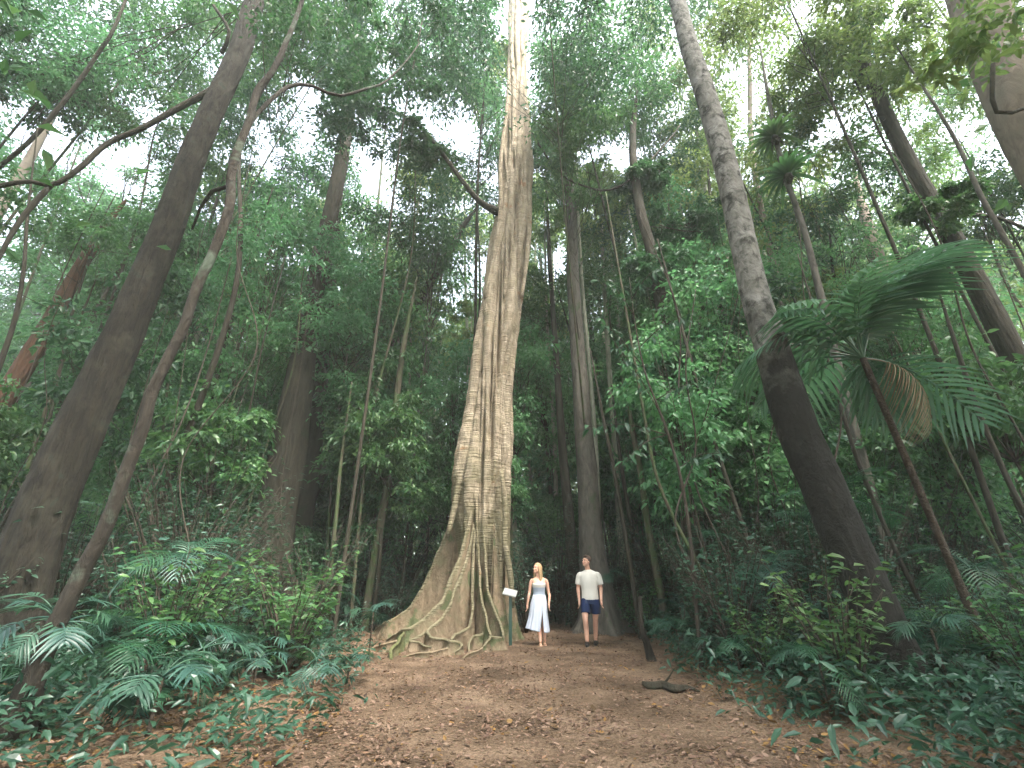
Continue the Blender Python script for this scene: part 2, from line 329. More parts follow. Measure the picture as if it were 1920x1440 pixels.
for k, (ox, oy, r) in enumerate(stems):
    ph = rg.rand(6) * 6.28
    sx = ox * wd + wd * (.09 * np.sin(zs * .55 + ph[0]) + .05 * np.sin(zs * 1.5 + ph[1])); sy = oy * wd + wd * (.08 * np.sin(zs * .5 + ph[2]) + .05 * np.sin(1.3 * zs + ph[3]))
    rr = r * wd * (1 + .16 * np.sin(zs * .8 + ph[4]) + .07 * np.sin(zs * 2.3 + ph[5]))
    dot = sx[:, None] * dx + sy[:, None] * dy; crs = sx[:, None] * dy - sy[:, None] * dx
    disc = rr[:, None] ** 2 - crs ** 2
    hit = dot + np.sqrt(np.clip(disc, 0, None)); rad = np.where(disc > 0, np.maximum(rad, hit), rad)
# dark hollows where the fused stems leave gaps, small knobs, fine ribs
for (hpx, hpy, hw, hh, dp) in ((938, 560, .045, 1.5, .25), (926, 800, .045, 1.8, .25), (905, 860, .05, 2., .22), (944, 860, .045, 2., .25), (972, 480, .04, 1.6, .22), (958, 215, .04, 1.8, .2), (975, 330, .035, 1., .2), (900, 760, .04, 1.5, .2), (968, 372, .10, .7, .3), (962, 300, .07, .55, .22), (935, 640, .05, 2.2, .22), (921, 720, .045, 1.8, .22), (884, 1010, .09, .9, .3), (948, 1000, .06, 1.6, .18), (945, 520, .05, 1.6, .2), (955, 470, .05, .9, .2)):
    hp = at(hpx, hpy, FY - .5); dist = np.hypot((np.outer(np.ones(nz), dx) * rad + cx[:, None] - hp.x) / hw, (zs[:, None] - hp.z) / hh)
    rad = rad - dp * np.exp(-dist ** 2 * 1.6) * (dy < 0)[None]
rad = rad * (1 + .012 * np.sin(zs[:, None] * 11 + 3 * np.sin(th * 3)) + .01 * np.sin(9 * th + zs[:, None] * .7) + .006 * np.sin(31 * th + 2 * np.sin(zs[:, None])))
uu, vv = np.meshgrid(np.arange(nth) / nth, zs + .2); rad = rad + .016 * bark_relief(uu, vv, 77, 26, 1.6) * np.clip(wd / .8, .5, 1.2)[:, None]
V = np.stack([cx[:, None] + rad * dx, FY + rad * dy * 1.0, np.repeat(zs[:, None], nth, 1)], -1).reshape(-1, 3)
i = np.arange(nz - 1)[:, None] * nth; j = np.arange(nth)[None]; j2 = (j + 1) % nth
Q = np.stack([i + j, i + j2, i + nth + j2, i + nth + j], -1).reshape(-1, 4)
base = Vector((figx(0), FY, 0))
fig = thing('strangler_fig', 'giant pale strangler fig with fluted trunk and flaring buttress roots at the path edge', 'tree', base)
obj('trunk', mesh('fig_trunk', V - np.array(base), Q, BK_FIG), fig)
def ridge(pts, Y0, thick=.045, foot=.10, mat=BK_FIG, owner=fig, b=base, name='buttress_root', seed=0):
    """root wall under a ridge line; pts (px, py[, z])"""
    fz = next(k for k, p in enumerate(pts) if len(p) == 3); Yf = atz(*pts[fz]).y
    P = []
    for k, p in enumerate(pts): P.append(at(p[0], p[1], Y0 + (Yf - Y0) * (k / max(fz, 1)) ** 1.0) if k < fz else atz(*p))
    L = sum((P[k + 1] - P[k]).length for k in range(len(P) - 1)); n = max(8, int(L / .03))
    thick *= .75
    C, tk = spline(P, [thick * .9] + [thick] * (len(P) - 1), n)
    C = C + .005 * np.sin(np.arange(n)[:, None] * .37 + np.array([0, 2, 4]) + seed)
    T = np.gradient(C, axis=0); T[:, 2] = 0
    ctr = np.array([figx(1.5) if owner is fig else b[0], b[1]])
    radial = C[:, :2] - ctr; radial = radial / (np.linalg.norm(radial, axis=1)[:, None] + 1e-6)
    h = T[:, :2]; hn = np.linalg.norm(h, axis=1)[:, None]; h = np.where(hn > 1e-5, h / (hn + 1e-9), radial)
    k = np.clip(hn / .012, 0, 1); h = h * k + radial * (1 - k) * np.sign((h * radial).sum(1))[:, None]; 
    for _ in range(10): h[1:-1] = (h[:-2] + h[1:-1] * 2 + h[2:]) / 4
    h = h / (np.linalg.norm(h, axis=1)[:, None] + 1e-9)
    S = np.stack([h[:, 1], -h[:, 0], np.zeros(n)], -1)
    prof = [(-1., 1.), (-.75, .45), (-.6, .12), (-.95, .035), (-.72, .008), (0, 0), (.72, .008), (.95, .035), (.6, .12), (.75, .45), (1., 1.)]
    rows = []
    for sx, fr in prof:
        top = C[:, 2] + .0; zb = -.12
        z = top - (top - zb) * fr - (abs(sx) * tk * .55 if fr < .05 else 0)
        if fr == 1.: w = sx * foot * (1.2 + .3 * np.sin(np.arange(n) * .3 + seed))
        elif fr > .3: w = sx * foot * .8 + np.sign(sx) * 0
        else: w = sx * tk
        w = w * (1 + .08 * np.sin(np.arange(n) * .9 + fr * 5 + seed) * np.sin(np.arange(n) * .23 + seed)); z = z + .003 * np.sin(np.arange(n) * 1.7 + sx * 3) * (fr > 0)
        rows.append(np.stack([C[:, 0] + S[:, 0] * w, C[:, 1] + S[:, 1] * w, z], -1))
    G = np.stack(rows, 1); m_ = len(prof); V = G.reshape(-1, 3)
    i = np.arange(n - 1)[:, None] * m_; j = np.arange(m_ - 1)[None]
    Q = np.stack([i + j, i + m_ + j, i + m_ + j + 1, i + j + 1], -1).reshape(-1, 4)
    cap = np.array([list(range((n - 1) * m_, n * m_))]); cap0 = np.array([list(range(0, m_))[::-1]])
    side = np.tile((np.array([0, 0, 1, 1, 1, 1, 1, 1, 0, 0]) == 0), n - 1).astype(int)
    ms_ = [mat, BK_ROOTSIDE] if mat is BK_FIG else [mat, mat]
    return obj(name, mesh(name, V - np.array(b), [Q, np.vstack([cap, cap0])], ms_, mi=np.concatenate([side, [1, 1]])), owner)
BK_ROOTSIDE = bark('root_side_bark', (.10, .075, .045), (.25, .19, .125), (.17, .15, .09), (4, 4, 3), .6, patch=((.10, .115, .055), 1.6, .55))  # brown walls below the ridges: soil stain, with their shade painted into the colour
BK_MOSSROOT = bark('mossy_root_bark', (.06, .065, .03), (.14, .155, .06), (.12, .11, .06), (6, 6, 4), .7)
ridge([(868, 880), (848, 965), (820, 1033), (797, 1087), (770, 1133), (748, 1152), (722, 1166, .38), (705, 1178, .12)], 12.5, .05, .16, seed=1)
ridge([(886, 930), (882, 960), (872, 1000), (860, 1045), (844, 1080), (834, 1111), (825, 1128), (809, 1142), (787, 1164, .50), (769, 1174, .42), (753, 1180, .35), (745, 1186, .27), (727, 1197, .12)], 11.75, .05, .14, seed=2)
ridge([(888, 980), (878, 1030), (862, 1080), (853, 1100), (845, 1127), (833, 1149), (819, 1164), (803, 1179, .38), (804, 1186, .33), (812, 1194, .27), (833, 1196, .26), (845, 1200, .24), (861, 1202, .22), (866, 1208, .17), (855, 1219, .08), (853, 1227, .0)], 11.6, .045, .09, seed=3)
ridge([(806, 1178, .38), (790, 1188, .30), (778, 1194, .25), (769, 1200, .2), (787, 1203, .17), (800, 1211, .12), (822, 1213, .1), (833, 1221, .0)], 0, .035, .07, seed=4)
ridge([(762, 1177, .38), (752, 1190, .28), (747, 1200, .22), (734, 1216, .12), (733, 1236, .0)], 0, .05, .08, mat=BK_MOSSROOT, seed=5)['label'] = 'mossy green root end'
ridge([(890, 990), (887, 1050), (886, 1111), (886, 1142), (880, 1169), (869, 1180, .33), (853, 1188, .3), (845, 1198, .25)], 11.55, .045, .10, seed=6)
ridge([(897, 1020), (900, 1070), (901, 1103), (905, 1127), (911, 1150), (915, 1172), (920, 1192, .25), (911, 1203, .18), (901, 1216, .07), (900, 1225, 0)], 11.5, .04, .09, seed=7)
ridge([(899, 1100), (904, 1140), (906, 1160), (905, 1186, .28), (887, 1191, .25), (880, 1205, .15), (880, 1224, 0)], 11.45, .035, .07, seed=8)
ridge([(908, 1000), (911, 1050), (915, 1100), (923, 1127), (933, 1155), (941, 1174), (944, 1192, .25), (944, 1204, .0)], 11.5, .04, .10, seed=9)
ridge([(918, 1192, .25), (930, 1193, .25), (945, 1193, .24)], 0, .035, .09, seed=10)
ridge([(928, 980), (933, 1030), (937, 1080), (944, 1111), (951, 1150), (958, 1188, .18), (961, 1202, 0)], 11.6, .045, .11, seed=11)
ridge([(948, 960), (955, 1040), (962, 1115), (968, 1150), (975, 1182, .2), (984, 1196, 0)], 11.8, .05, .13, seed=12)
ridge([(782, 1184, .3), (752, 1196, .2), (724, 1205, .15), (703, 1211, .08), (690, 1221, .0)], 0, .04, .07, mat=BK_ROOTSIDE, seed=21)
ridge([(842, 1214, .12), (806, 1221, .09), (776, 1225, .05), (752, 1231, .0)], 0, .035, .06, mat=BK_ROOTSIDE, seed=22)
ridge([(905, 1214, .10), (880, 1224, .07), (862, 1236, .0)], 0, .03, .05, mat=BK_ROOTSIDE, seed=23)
for k, (pts, w) in enumerate(((((910, 560), (928, 470), (939, 390), (939, 300), (951, 200), (954, 130)), .08), (((972, 90), (985, 220), (992, 330), (991, 450), (978, 560)), .09),
        (((944, 250), (952, 340), (962, 400), (950, 480), (945, 560)), .05), (((985, 300), (968, 350), (975, 420), (960, 500)), .05), (((893, 640), (884, 760), (868, 860), (852, 950), (838, 1010)), .08),
        (((940, 880), (949, 960), (946, 1010), (957, 1080), (962, 1140)), .07), (((884, 945), (893, 980), (887, 1040)), .04))):
    P = [at(x, y, FY - (.62 if 900 < x < 965 else .35) * np.interp(y, [100, 600, 1000], [.5, .8, 1.25])) - base for x, y in pts]
    mb = MB(); mb.add(*tube(P, [w * .7] + [w] * (len(P) - 2) + [w * .6], None, 8, .12, k)); obj('aerial_root', mb.build('aerial_root', BK_FIG), fig)
# knob and short dark limb where a branch leaves the trunk
mb = MB(); K = [at(936, 398, FY - .3), at(900, 378, FY - .6), at(860, 330, FY - .9), at(838, 300, FY - 1.1), at(790, 240, FY - 1.2), at(730, 205, FY - 1.3), at(650, 190, FY - 1.5)]
mb.add(*tube([p - base for p in K], [.17, .10, .085, .075, .06, .04, .025], None, 8, .15, 3)); obj('limb', mb.build('limb', BK_BROWN), fig)
FIGL = [(700, 215, FY - 1.5, 95), (800, 270, FY - 1.2, 60), (640, 150, FY - 1.9, 90)]

# ---------------------------------------------------------------- foliage clouds
def noise3(P, s, ph):
    return (np.sin(P[:, 0] * s + ph[0]) * np.sin(P[:, 1] * s * 1.1 + ph[1]) + np.sin(P[:, 2] * s * 1.3 + ph[2]) * np.sin((P[:, 0] + P[:, 1]) * s * .7 + ph[3]) + np.sin((P[:, 2] - P[:, 0]) * s * 2.1 + ph[4]) * .6) / 2.6
def crown(seed, rx, ry, rz, nclump, per, L, flat=.5, nice=False, cr=(.10, .21), wr=(.38, .5), thr=-.15, keep=None):
    """leaf clumps on twigs inside an ellipsoid; returns leaf arrays and clump centres"""
    rg = np.random.RandomState(seed); C = []; ph = rg.rand(5) * 6.28; sc0 = 3.2 / max(rx, rz)
    while len(C) < nclump:
        d = unit(rg.normal(size=(64, 3))) * (rg.rand(64, 1) ** .42) * np.array([rx, ry, rz])
        ok = noise3(d, sc0, ph) > thr
        if keep is not None: ok &= keep(d)
        C += list(d[ok][:nclump - len(C)])
        thr -= .02
        if thr < -3: break
    if not C: C = [np.zeros(3)]
    C = np.array(C); nclump = len(C); m = (rx + ry + rz) / 3; r = m * (cr[0] + (cr[1] - cr[0]) * rg.rand(nclump))
    n = nclump * per; idx = np.repeat(np.arange(nclump), per)
    off = rg.normal(size=(n, 3)) * np.array([1, 1, flat]) * .55 * r[idx][:, None]
    off[:, 2] -= .35 * (off[:, 0] ** 2 + off[:, 1] ** 2) / (r[idx] + .01)       # sprays droop at their rim
    P = C[idx] + off; D = unit(off * np.array([1, 1, .3]) + rg.normal(size=(n, 3)) * .5 * r[idx][:, None]) + np.array([0, 0, -.35])
    N = np.stack([rg.normal(0, .55, n), rg.normal(0, .55, n), np.ones(n)], -1)
    l = L * (.6 + .8 * rg.rand(n)); return leaves(P, D, N, l, l * (wr[0] + (wr[1] - wr[0]) * rg.rand(n)), nice), C
def branches(C, root, top, rg, w=.03, nmax=60, start=.25):
    """limbs from the stem (root->top, local) to the clump centres"""
    mb = MB(); sel = rg.permutation(len(C))[:nmax]
    for k in sel:
        c = C[k]; t = np.clip((c[2] - root[2]) / (top[2] - root[2] + 1e-6) - .25 - .2 * rg.rand(), start, .97); s = root + (top - root) * t
        d = c - s; mid = s + d * .5 + np.array([0, 0, -.08 * np.linalg.norm(d)]) + rg.normal(0, .11, 3) * np.linalg.norm(d)
        mb.add(*tube([s, mid, c], [w, w * .65, w * .3], 6, 5))
    return mb
GAPS = [(205, 320, 85, 62), (90, 235, 60, 45), (770, 215, 45, 30), (722, 335, 36, 40), (1135, 300, 52, 40), (1048, 440, 26, 60), (1500, 340, 40, 26), (520, 520, 32, 50), (437, 622, 26, 24),
        (1640, 440, 30, 30), (1385, 140, 34, 40), (1560, 230, 34, 20), (25, 560, 40, 40), (420, 120, 30, 30), (575, 190, 25, 50), (875, 240, 35, 40), (1370, 480, 25, 40), (1800, 260, 30, 30), (700, 300, 30, 30), (1730, 420, 30, 30), (1230, 520, 22, 60)]
for q, (px, py, yd, rp) in enumerate(FIGL):
    c = at(px, py, yd); r = rp / ppm(py, yd); lv, C = crown(9100 + q, r, r, r * .6, 26, 60, .17, .5, True); c0 = np.array(c - base)
    obj('crown', mesh('crown', lv[0] + c0, list(lv[1:]), LEAF_DARK, False), fig)
FOL = []          # family list for the labels: (object, kind, crown point)
def tree_unique(px, py, Yd, rpx, seed, mat, bk, L=.13, dens=1., trunk_r=.07, name='understory_tree', squash=.8, Xoff=None, nice=False):
    c = at(px, py, Yd); s = 1 / ppm(py, Yd); r = rpx * s; rg = np.random.RandomState(seed)
    vert = c.z / 14.; bx = c.x * (1) + rg.normal(0, .25); by = c.y + rg.normal(0, .3)
    if path_clear(bx, by) or (-.6 < bx < 3.2 and by < 15): by = max(by, 15.5) + rg.rand(); bx += 1.5 * np.sign(bx - 1.2)
    if -3.4 < bx < 1 and 9.5 < by < 14: by = 14.5 + rg.rand()
    b = Vector((bx, by, float(gh(bx, by)) - .03))
    t = thing(name, 'x', 'tree', b); C0 = np.array(c - b)
    def keep(d):
        q = d + np.array(c); dd = q[:, 1] * cP + (q[:, 2] - H) * sP; X_ = 960 + F * q[:, 0] / dd; Y_ = 720 - F * (-q[:, 1] * sP + (q[:, 2] - H) * cP) / dd
        ok = q[:, 2] > .4
        ok &= ~((X_ > np.where(Y_ < 560, 925, 780)) & (X_ < 1015) & (q[:, 1] < 14.2)) & ~((X_ > 930) & (X_ < 1180) & (Y_ > 950) & (q[:, 1] < 16))
        for gx_, gy_, ga, gb in GAPS: ok &= ((X_ - gx_) / (ga + 12)) ** 2 + ((Y_ - gy_) / (gb + 12)) ** 2 > 1
        return ok
    nc = int(82 * dens); per = int(100 * dens)
    lv, C = crown(seed, r, r, r * squash, nc, per, L, .5, nice, keep=keep)
    C = C + C0; V = lv[0] + C0
    obj('crown', mesh('crown', V, list(lv[1:]), mat, False), t)
    top = C0 + np.array([0, 0, r * squash * .55]); bend = rg.normal(0, .03, 2) * C0[2]
    mb = MB(); mb.add(*tube([(0, 0, 0), (C0[0] * .3 + bend[0], C0[1] * .3 + bend[1], C0[2] * .35), (C0[0] * .7 + bend[1], C0[1] * .7, C0[2] * .7), tuple(C0), tuple(top)], [trunk_r * 1.25, trunk_r, trunk_r * .85, trunk_r * .6, trunk_r * .25], None, 8, .06, seed, (.5, .25, 3)))
    obj('trunk', mb.build('trunk', bk), t)
    obj('limbs', branches(C, C0 * .55, top, rg, trunk_r * .26, 16).build('limbs', BK_TWIG), t)
    FOL.append((t, name, c)); return t
rs = np.random.RandomState(77)
mats_u = [LEAF_DARK, LEAF_MID, LEAF_DARK, LEAF_LIGHT, LEAF_MID]; bks = [BK_BROWN, BK_MOSSY, BK_BROWN]
k = 0
ROWS = [(20, 190, (8, 13), .19), (140, 160, (9, 15), .18), (280, 150, (11, 18), .165), (410, 150, (11, 20), .16), (540, 150, (12, 22), .16), (670, 150, (13, 24), .155), (800, 140, (13, 26), .15), (930, 130, (13, 24), .14)]
for ri, (py, rp, yr, L) in enumerate(ROWS):
    n = 8
    for q in range(n):
        px = (q + .5 + (ri % 2) * .4 - .2) * 1920 / n + rs.normal(0, 35); y_ = yr[0] + (yr[1] - yr[0]) * rs.rand(); pyj = py + rs.normal(0, 25)
        if 780 < px < 1010 and py > 250: y_ = max(y_, 15.5)
        mt = mats_u[rs.randint(5)]
        if py > 480 and mt is not LEAF_LIGHT: mt = LEAF_COOL if k % 3 else LEAF_MID
        if mt is LEAF_LIGHT and px < 1300: mt = LEAF_COOL
        if px > 1350 and py < 560 and rs.rand() < .6: mt = LEAF_LIGHT
        tree_unique(px, pyj, y_, rp * (.8 + .4 * rs.rand()), 1000 + k, mt, bks[k % 3], L * (y_ / 13) ** .5, .84 if 200 < py < 700 else 1.0, .03 + .035 * rs.rand()); k += 1

# ---------------------------------------------------------------- traced trees
def traced(name, label, pts, Yd, mat, Y1=None, flare=(.5, .5, 4), rough=.07, seed=1, seg=28, extra=(), group=None, crownspec=None, nice=False, relief=0., fu=22, fv=1.4):
    """pts (px, py, width px) from the top down; foot is carried on to the ground"""
    Y1 = Yd if Y1 is None else Y1
    if pts[0][1] > 60:
        (x0, y0, w0), (x1, y1, w1) = pts[0], pts[1]; f = min(1., 200 / max(60, y1 - y0)) if w0 > 9 else min(1.6, 260 / max(60, y1 - y0))
        pts = [(x0 + (x0 - x1) * f * 1.1 + 6, max(-60, y0 - (y1 - y0) * f), max(2.5, w0 * .3))] + list(pts)
    P = []; Rr = []
    n = len(pts)
    for k, (x, y, w) in enumerate(pts):
        yy = Y1 + (Yd - Y1) * k / (n - 1); P.append(at(x, y, yy)); 
        x_a, y_a, _ = pts[max(0, k - 1)]; x_b, y_b, _ = pts[min(n - 1, k + 1)]; dd_ = math.hypot(x_b - x_a, y_b - y_a); nx_, ny_ = (y_b - y_a) / dd_, -(x_b - x_a) / dd_
        q_ = ((x - 960) * nx_ + (y - 720) * ny_) / F; Rr.append(w * abs(nx_) / 2 / ppm(y, yy) / math.sqrt(1 + q_ * q_))
    # widths were measured across the picture; keep as radii
    if P[-1].z > .25:
        d = (P[-1] - P[-2]).normalized(); d.x *= .75; d = d.normalized(); t = (P[-1].z + .15) / -d.z
        P.append(P[-1] + d * (t * .5)); P.append(P[-2] + d * t); Rr += [Rr[-1] * 1.05, Rr[-1] * 1.1]
    else: P[-1].z = -.15
    P = P[::-1]; Rr = Rr[::-1]
    b = Vector((P[0].x, P[0].y, 0)); t = thing(name, label, 'tree', b, group=group)
    mb = MB()
    if relief: seg = 150 if seg >= 36 else 80
    Lt = sum((P[k + 1] - P[k]).length for k in range(len(P) - 1))
    mb.add(*tube([p - b for p in P], Rr, int(Lt / .05) if relief else None, seg, rough, seed, flare, relief=relief, fu=fu, fv=fv)); obj('trunk', mb.build('trunk', mat), t)
    for (bp, bY, bY2) in extra:
        m2 = MB(); q = [at(x, y, bY + (bY2 - bY) * i_ / (len(bp) - 1)) - b for i_, (x, y, w) in enumerate(bp)]
        m2.add(*tube(q, [w / 2 / ppm(y, bY) for x, y, w in bp], None, 8, .1, seed + 5)); obj('limb', m2.build('limb', BK_BROWN if mat is not BK_LICHEN else BK_LICHEN), t)
    if crownspec:
        MBk = []
        for ci, (cx_, cy_, cY, cr_, cm, cl, *cd) in enumerate(crownspec):
            nc_, np_ = cd if cd else (44, 130)
            c = at(cx_, cy_, cY); r = cr_ / ppm(cy_, cY); lv, C = crown(seed * 31 + ci, r, r, r * .7, nc_, np_, cl, .5, True)
            C0 = np.array(c - b); obj('crown', mesh('crown', lv[0] + C0, list(lv[1:]), cm, False), t)
            if cd: continue
            near = min(P, key=lambda p: (p - c).length) - b
            obj('limbs', branches(C + C0, np.array(near) - np.array([0, 0, .3]), C0, np.random.RandomState(seed), .014, 16, .0).build('limbs', BK_TWIG), t)
    return t
T1 = traced('rainforest_tree', 'thick dark brown trunk leaning right at the left edge, behind a lichen-spotted sapling',
    [(478, 0, 40), (452, 90, 46), (420, 160, 50), (385, 235, 54), (352, 320, 60), (318, 420, 66), (276, 520, 72), (235, 620, 82), (188, 725, 94), (140, 830, 104), (88, 950, 114), (42, 1080, 126), (15, 1190, 140), (0, 1262, 170)], 8., BK_DARK, flare=(.35, .5, 4), seed=2, seg=40, rough=.05, relief=.028, fu=20, fv=1.0,
    extra=[(((405, 165, 13), (333, 203, 10), (267, 240, 9), (200, 270, 9), (150, 315, 9), (100, 347, 8), (50, 340, 7), (-10, 350, 9), (-60, 345, 7)), 8.2, 7.2),
           (((95, 347, 9), (60, 385, 9), (30, 425, 8), (5, 470, 7), (-30, 540, 5)), 7.6, 7.2), (((415, 100, 8), (430, 60, 6), (400, 10, 5)), 8, 7.5)],
    crownspec=[(430, 10, 9, 150, LEAF_MID, .13), (60, 130, 9.5, 120, LEAF_DARK, .13)])
T2 = traced('lichen_tree', 'slender crooked tree with pale green lichen patches at the lower left corner',
    [(610, -130, 5), (560, 20, 9), (533, 87, 12), (510, 135, 14), (483, 170, 15), (466, 230, 16), (448, 275, 17), (434, 325, 18), (430, 387, 20), (402, 468, 21), (370, 537, 22), (345, 610, 22), (318, 665, 24), (285, 735, 26), (268, 800, 28), (238, 880, 30), (213, 950, 32), (188, 1010, 34), (157, 1067, 37), (125, 1133, 40), (92, 1200, 46), (60, 1275, 56), (40, 1345, 72), (33, 1392, 95)], 4.6, BK_LICHEN, flare=(.4, .22, 4), seed=4, seg=22, relief=.008, fu=10, fv=4,
    extra=[(((462, 238, 9), (505, 190, 8), (547, 160, 8), (590, 162, 7), (633, 180, 7), (690, 165, 6), (723, 153, 5), (763, 113, 4), (787, 80, 3)), 4.7, 6.5), (((425, 350, 8), (395, 360, 7), (378, 385, 6), (360, 430, 4)), 4.7, 5.2)],
    crownspec=[(740, 90, 7.6, 130, LEAF_DARK, .13, 40, 60), (590, 20, 6.5, 140, LEAF_DARK, .12, 44, 70)])
T14 = traced('mottled_tree', 'tall leaning trunk right of centre, mottled pale grey above and dark below',
    [(1265, -20, 32), (1290, 80, 38), (1320, 170, 43), (1350, 270, 47), (1375, 370, 50), (1397, 470, 53), (1418, 560, 58), (1443, 640, 66), (1470, 730, 76), (1502, 820, 84), (1540, 905, 88), (1578, 1000, 90), (1622, 1100, 92), (1662, 1200, 98), (1700, 1300, 118)], 6.3, BK_MOTTLE, flare=(.45, .35, 5), seed=6, seg=40, rough=.035, relief=.012, fu=14, fv=3)
T6 = traced('rainforest_tree', 'broad dark trunk with fluted foot rising left of the giant fig',
    [(672, 60, 16), (665, 130, 20), (652, 220, 24), (640, 300, 27), (622, 390, 30), (602, 480, 34), (585, 570, 38), (570, 660, 46), (553, 760, 58), (540, 850, 66), (524, 930, 72), (508, 1020, 84), (495, 1110, 100)], 13.5, BK_BROWN, flare=(.9, .9, 5), seed=9, seg=36, rough=.06, relief=.03, fu=24, fv=.6, crownspec=[(670, 0, 15, 170, LEAF_DARK, .16)])
traced('rainforest_tree', 'dark companion trunk hugging the right side of the broad fluted trunk',
    [(640, 330, 14), (628, 440, 18), (618, 560, 22), (606, 680, 27), (594, 790, 32), (580, 880, 38), (565, 980, 42)], 15., BK_BROWN, flare=(.6, .6, 4), seed=11)
traced('leaning_tree', 'narrow dark trunk leaning far right between the fluted trunk and the fig',
    [(868, 425, 13), (845, 468, 15), (790, 560, 17), (735, 650, 19), (670, 765, 22), (630, 840, 24), (595, 905, 26)], 16., BK_BROWN, Y1=18., flare=(.5, .5, 4), seed=12)
traced('rainforest_tree', 'straight grey-brown trunk with buttressed foot right behind the man',
    [(1052, 150, 12), (1060, 220, 15), (1066, 300, 18), (1072, 400, 20), (1074, 500, 23), (1080, 600, 25), (1087, 700, 28), (1093, 800, 32), (1101, 900, 37), (1107, 980, 42), (1113, 1050, 50), (1120, 1120, 62)], 14.2, BK_GREY, flare=(1.5, .45, 5), seed=15, seg=44, relief=.012, fu=16, fv=1., crownspec=[(1075, 130, 15, 120, LEAF_DARK, .15), (1040, 300, 16, 90, LEAF_DARK, .14)])
traced('rainforest_tree', 'thin brown trunk standing between the fig and the man',
    [(1030, 480, 8), (1038, 600, 10), (1046, 720, 13), (1054, 830, 16), (1064, 940, 19), (1074, 1050, 22)], 16., BK_BROWN, seed=16)
traced('vine_clad_tree', 'crooked trunk right of centre wrapped in climbing leaves',
    [(1188, 230, 12), (1187, 290, 15), (1194, 355, 18), (1204, 410, 20), (1222, 475, 22), (1238, 560, 24), (1250, 660, 24), (1262, 780, 26), (1280, 900, 28)], 12., BK_BROWN, seed=18, crownspec=[(1205, 330, 12.2, 55, LEAF_DARK, .12), (1228, 520, 11.7, 70, LEAF_DARK, .12), (1290, 420, 12.5, 75, LEAF_DARK, .12), (1250, 720, 11.7, 60, LEAF_DARK, .11)],
    extra=[(((1190, 330, 4), (1160, 350, 4), (1130, 357, 4), (1090, 347, 4), (1050, 325, 4), (1010, 270, 4), (990, 230, 3)), 12, 12.6), (((1194, 325, 4), (1220, 300, 4), (1255, 262, 4), (1275, 235, 3)), 12, 12.3)])
traced('rainforest_tree', 'dark trunk sloping down across the upper right corner',
    [(1590, 30, 20), (1612, 100, 26), (1642, 170, 30), (1680, 255, 35), (1722, 335, 40), (1768, 415, 45), (1815, 500, 52), (1862, 590, 58), (1915, 690, 62), (1980, 800, 66)], 9.5, BK_BROWN, seed=21, seg=30, relief=.018, fu=18, fv=1.2, crownspec=[(1760, 390, 8.8, 60, LEAF_MID, .11), (1600, 90, 9.5, 60, LEAF_MID, .12)],
    extra=[(((1775, 405, 7), (1820, 402, 7), (1870, 408, 6), (1925, 430, 5)), 9.4, 8.6)])
traced('rainforest_tree', 'very thick pale smooth trunk bending over the top right corner',
    [(1810, -60, 120), (1850, 60, 128), (1905, 190, 138), (1965, 310, 145), (2050, 460, 150), (2160, 650, 165)], 5.4, BK_PALE, seed=22, seg=44, flare=(.4, .6, 5), rough=.03, relief=.01, fu=10, fv=1.5,
    crownspec=[(1850, 70, 4.4, 110, LEAF_LIGHT, .17, 26, 16), (1760, 110, 4.6, 60, LEAF_LIGHT, .16, 14, 14)],
    extra=[(((1862, 120, 7), (1860, 175, 7), (1864, 205, 7), (1882, 214, 7), (1915, 206, 6), (1940, 190, 5)), 4.6, 4.7)])
traced('slender_tree', 'thin grey sapling trunk between the dark sloping trunk and the pale one',
    [(1722, 150, 8), (1758, 205, 9), (1798, 275, 11), (1838, 365, 13), (1880, 440, 14), (1930, 530, 16), (2000, 650, 18)], 8., BK_GREY, seed=23)
traced('pale_tree', 'sunlit pale orange trunk behind the big palm crown',
    [(1612, 370, 16), (1628, 430, 26), (1652, 500, 34), (1682, 580, 40), (1715, 660, 42), (1760, 770, 44)], 15., BK_PALE, seed=24, seg=26)
T20 = traced('slender_tree', 'slim trunk carrying two bird nest ferns, right of the mottled trunk',
    [(1440, 180, 8), (1452, 240, 10), (1468, 320, 12), (1492, 385, 13), (1510, 440, 14), (1528, 510, 15), (1555, 620, 17), (1590, 760, 19)], 10., BK_GREY, seed=25)
traced('slender_tree', 'pale slim trunk at upper right beside the mottled trunk', [(1405, 80, 8), (1406, 160, 9), (1407, 240, 10), (1416, 330, 11), (1440, 450, 12), (1480, 620, 14)], 14., BK_PALE, seed=26)
traced('slender_tree', 'short stretch of thin trunk left of the mottled trunk at mid height', [(1335, 400, 8), (1345, 480, 11), (1352, 560, 12), (1372, 700, 14), (1390, 800, 15)], 15., BK_BROWN, seed=27)
traced('slender_tree', 'dark slanting trunk crossing the upper left corner',
    [(262, -70, 5), (215, 50, 9), (187, 95, 11), (150, 150, 13), (100, 215, 15), (50, 270, 15), (0, 312, 16), (-70, 380, 18), (-160, 470, 20)], 9., BK_BROWN, seed=28, Y1=8.)
traced('pale_tree', 'hazy pale trunk at the left edge under the slanting dark one', [(110, 200, 16), (67, 277, 24), (35, 335, 28), (0, 392, 30), (-50, 480, 34)], 15., BK_PALE, seed=29)
traced('rainforest_tree', 'reddish brown trunk at the far left behind the thick dark one',
    [(200, 420, 22), (172, 465, 28), (135, 530, 34), (100, 595, 42), (62, 660, 48), (15, 735, 52), (-50, 830, 60)], 11.5, BK_RED, seed=30, seg=26, relief=.02)
traced('slender_tree', 'thin dark stem at the far left edge', [(52, 400, 7), (45, 500, 9), (30, 590, 11), (8, 660, 13), (-30, 760, 14)], 8.5, BK_BROWN, seed=31)
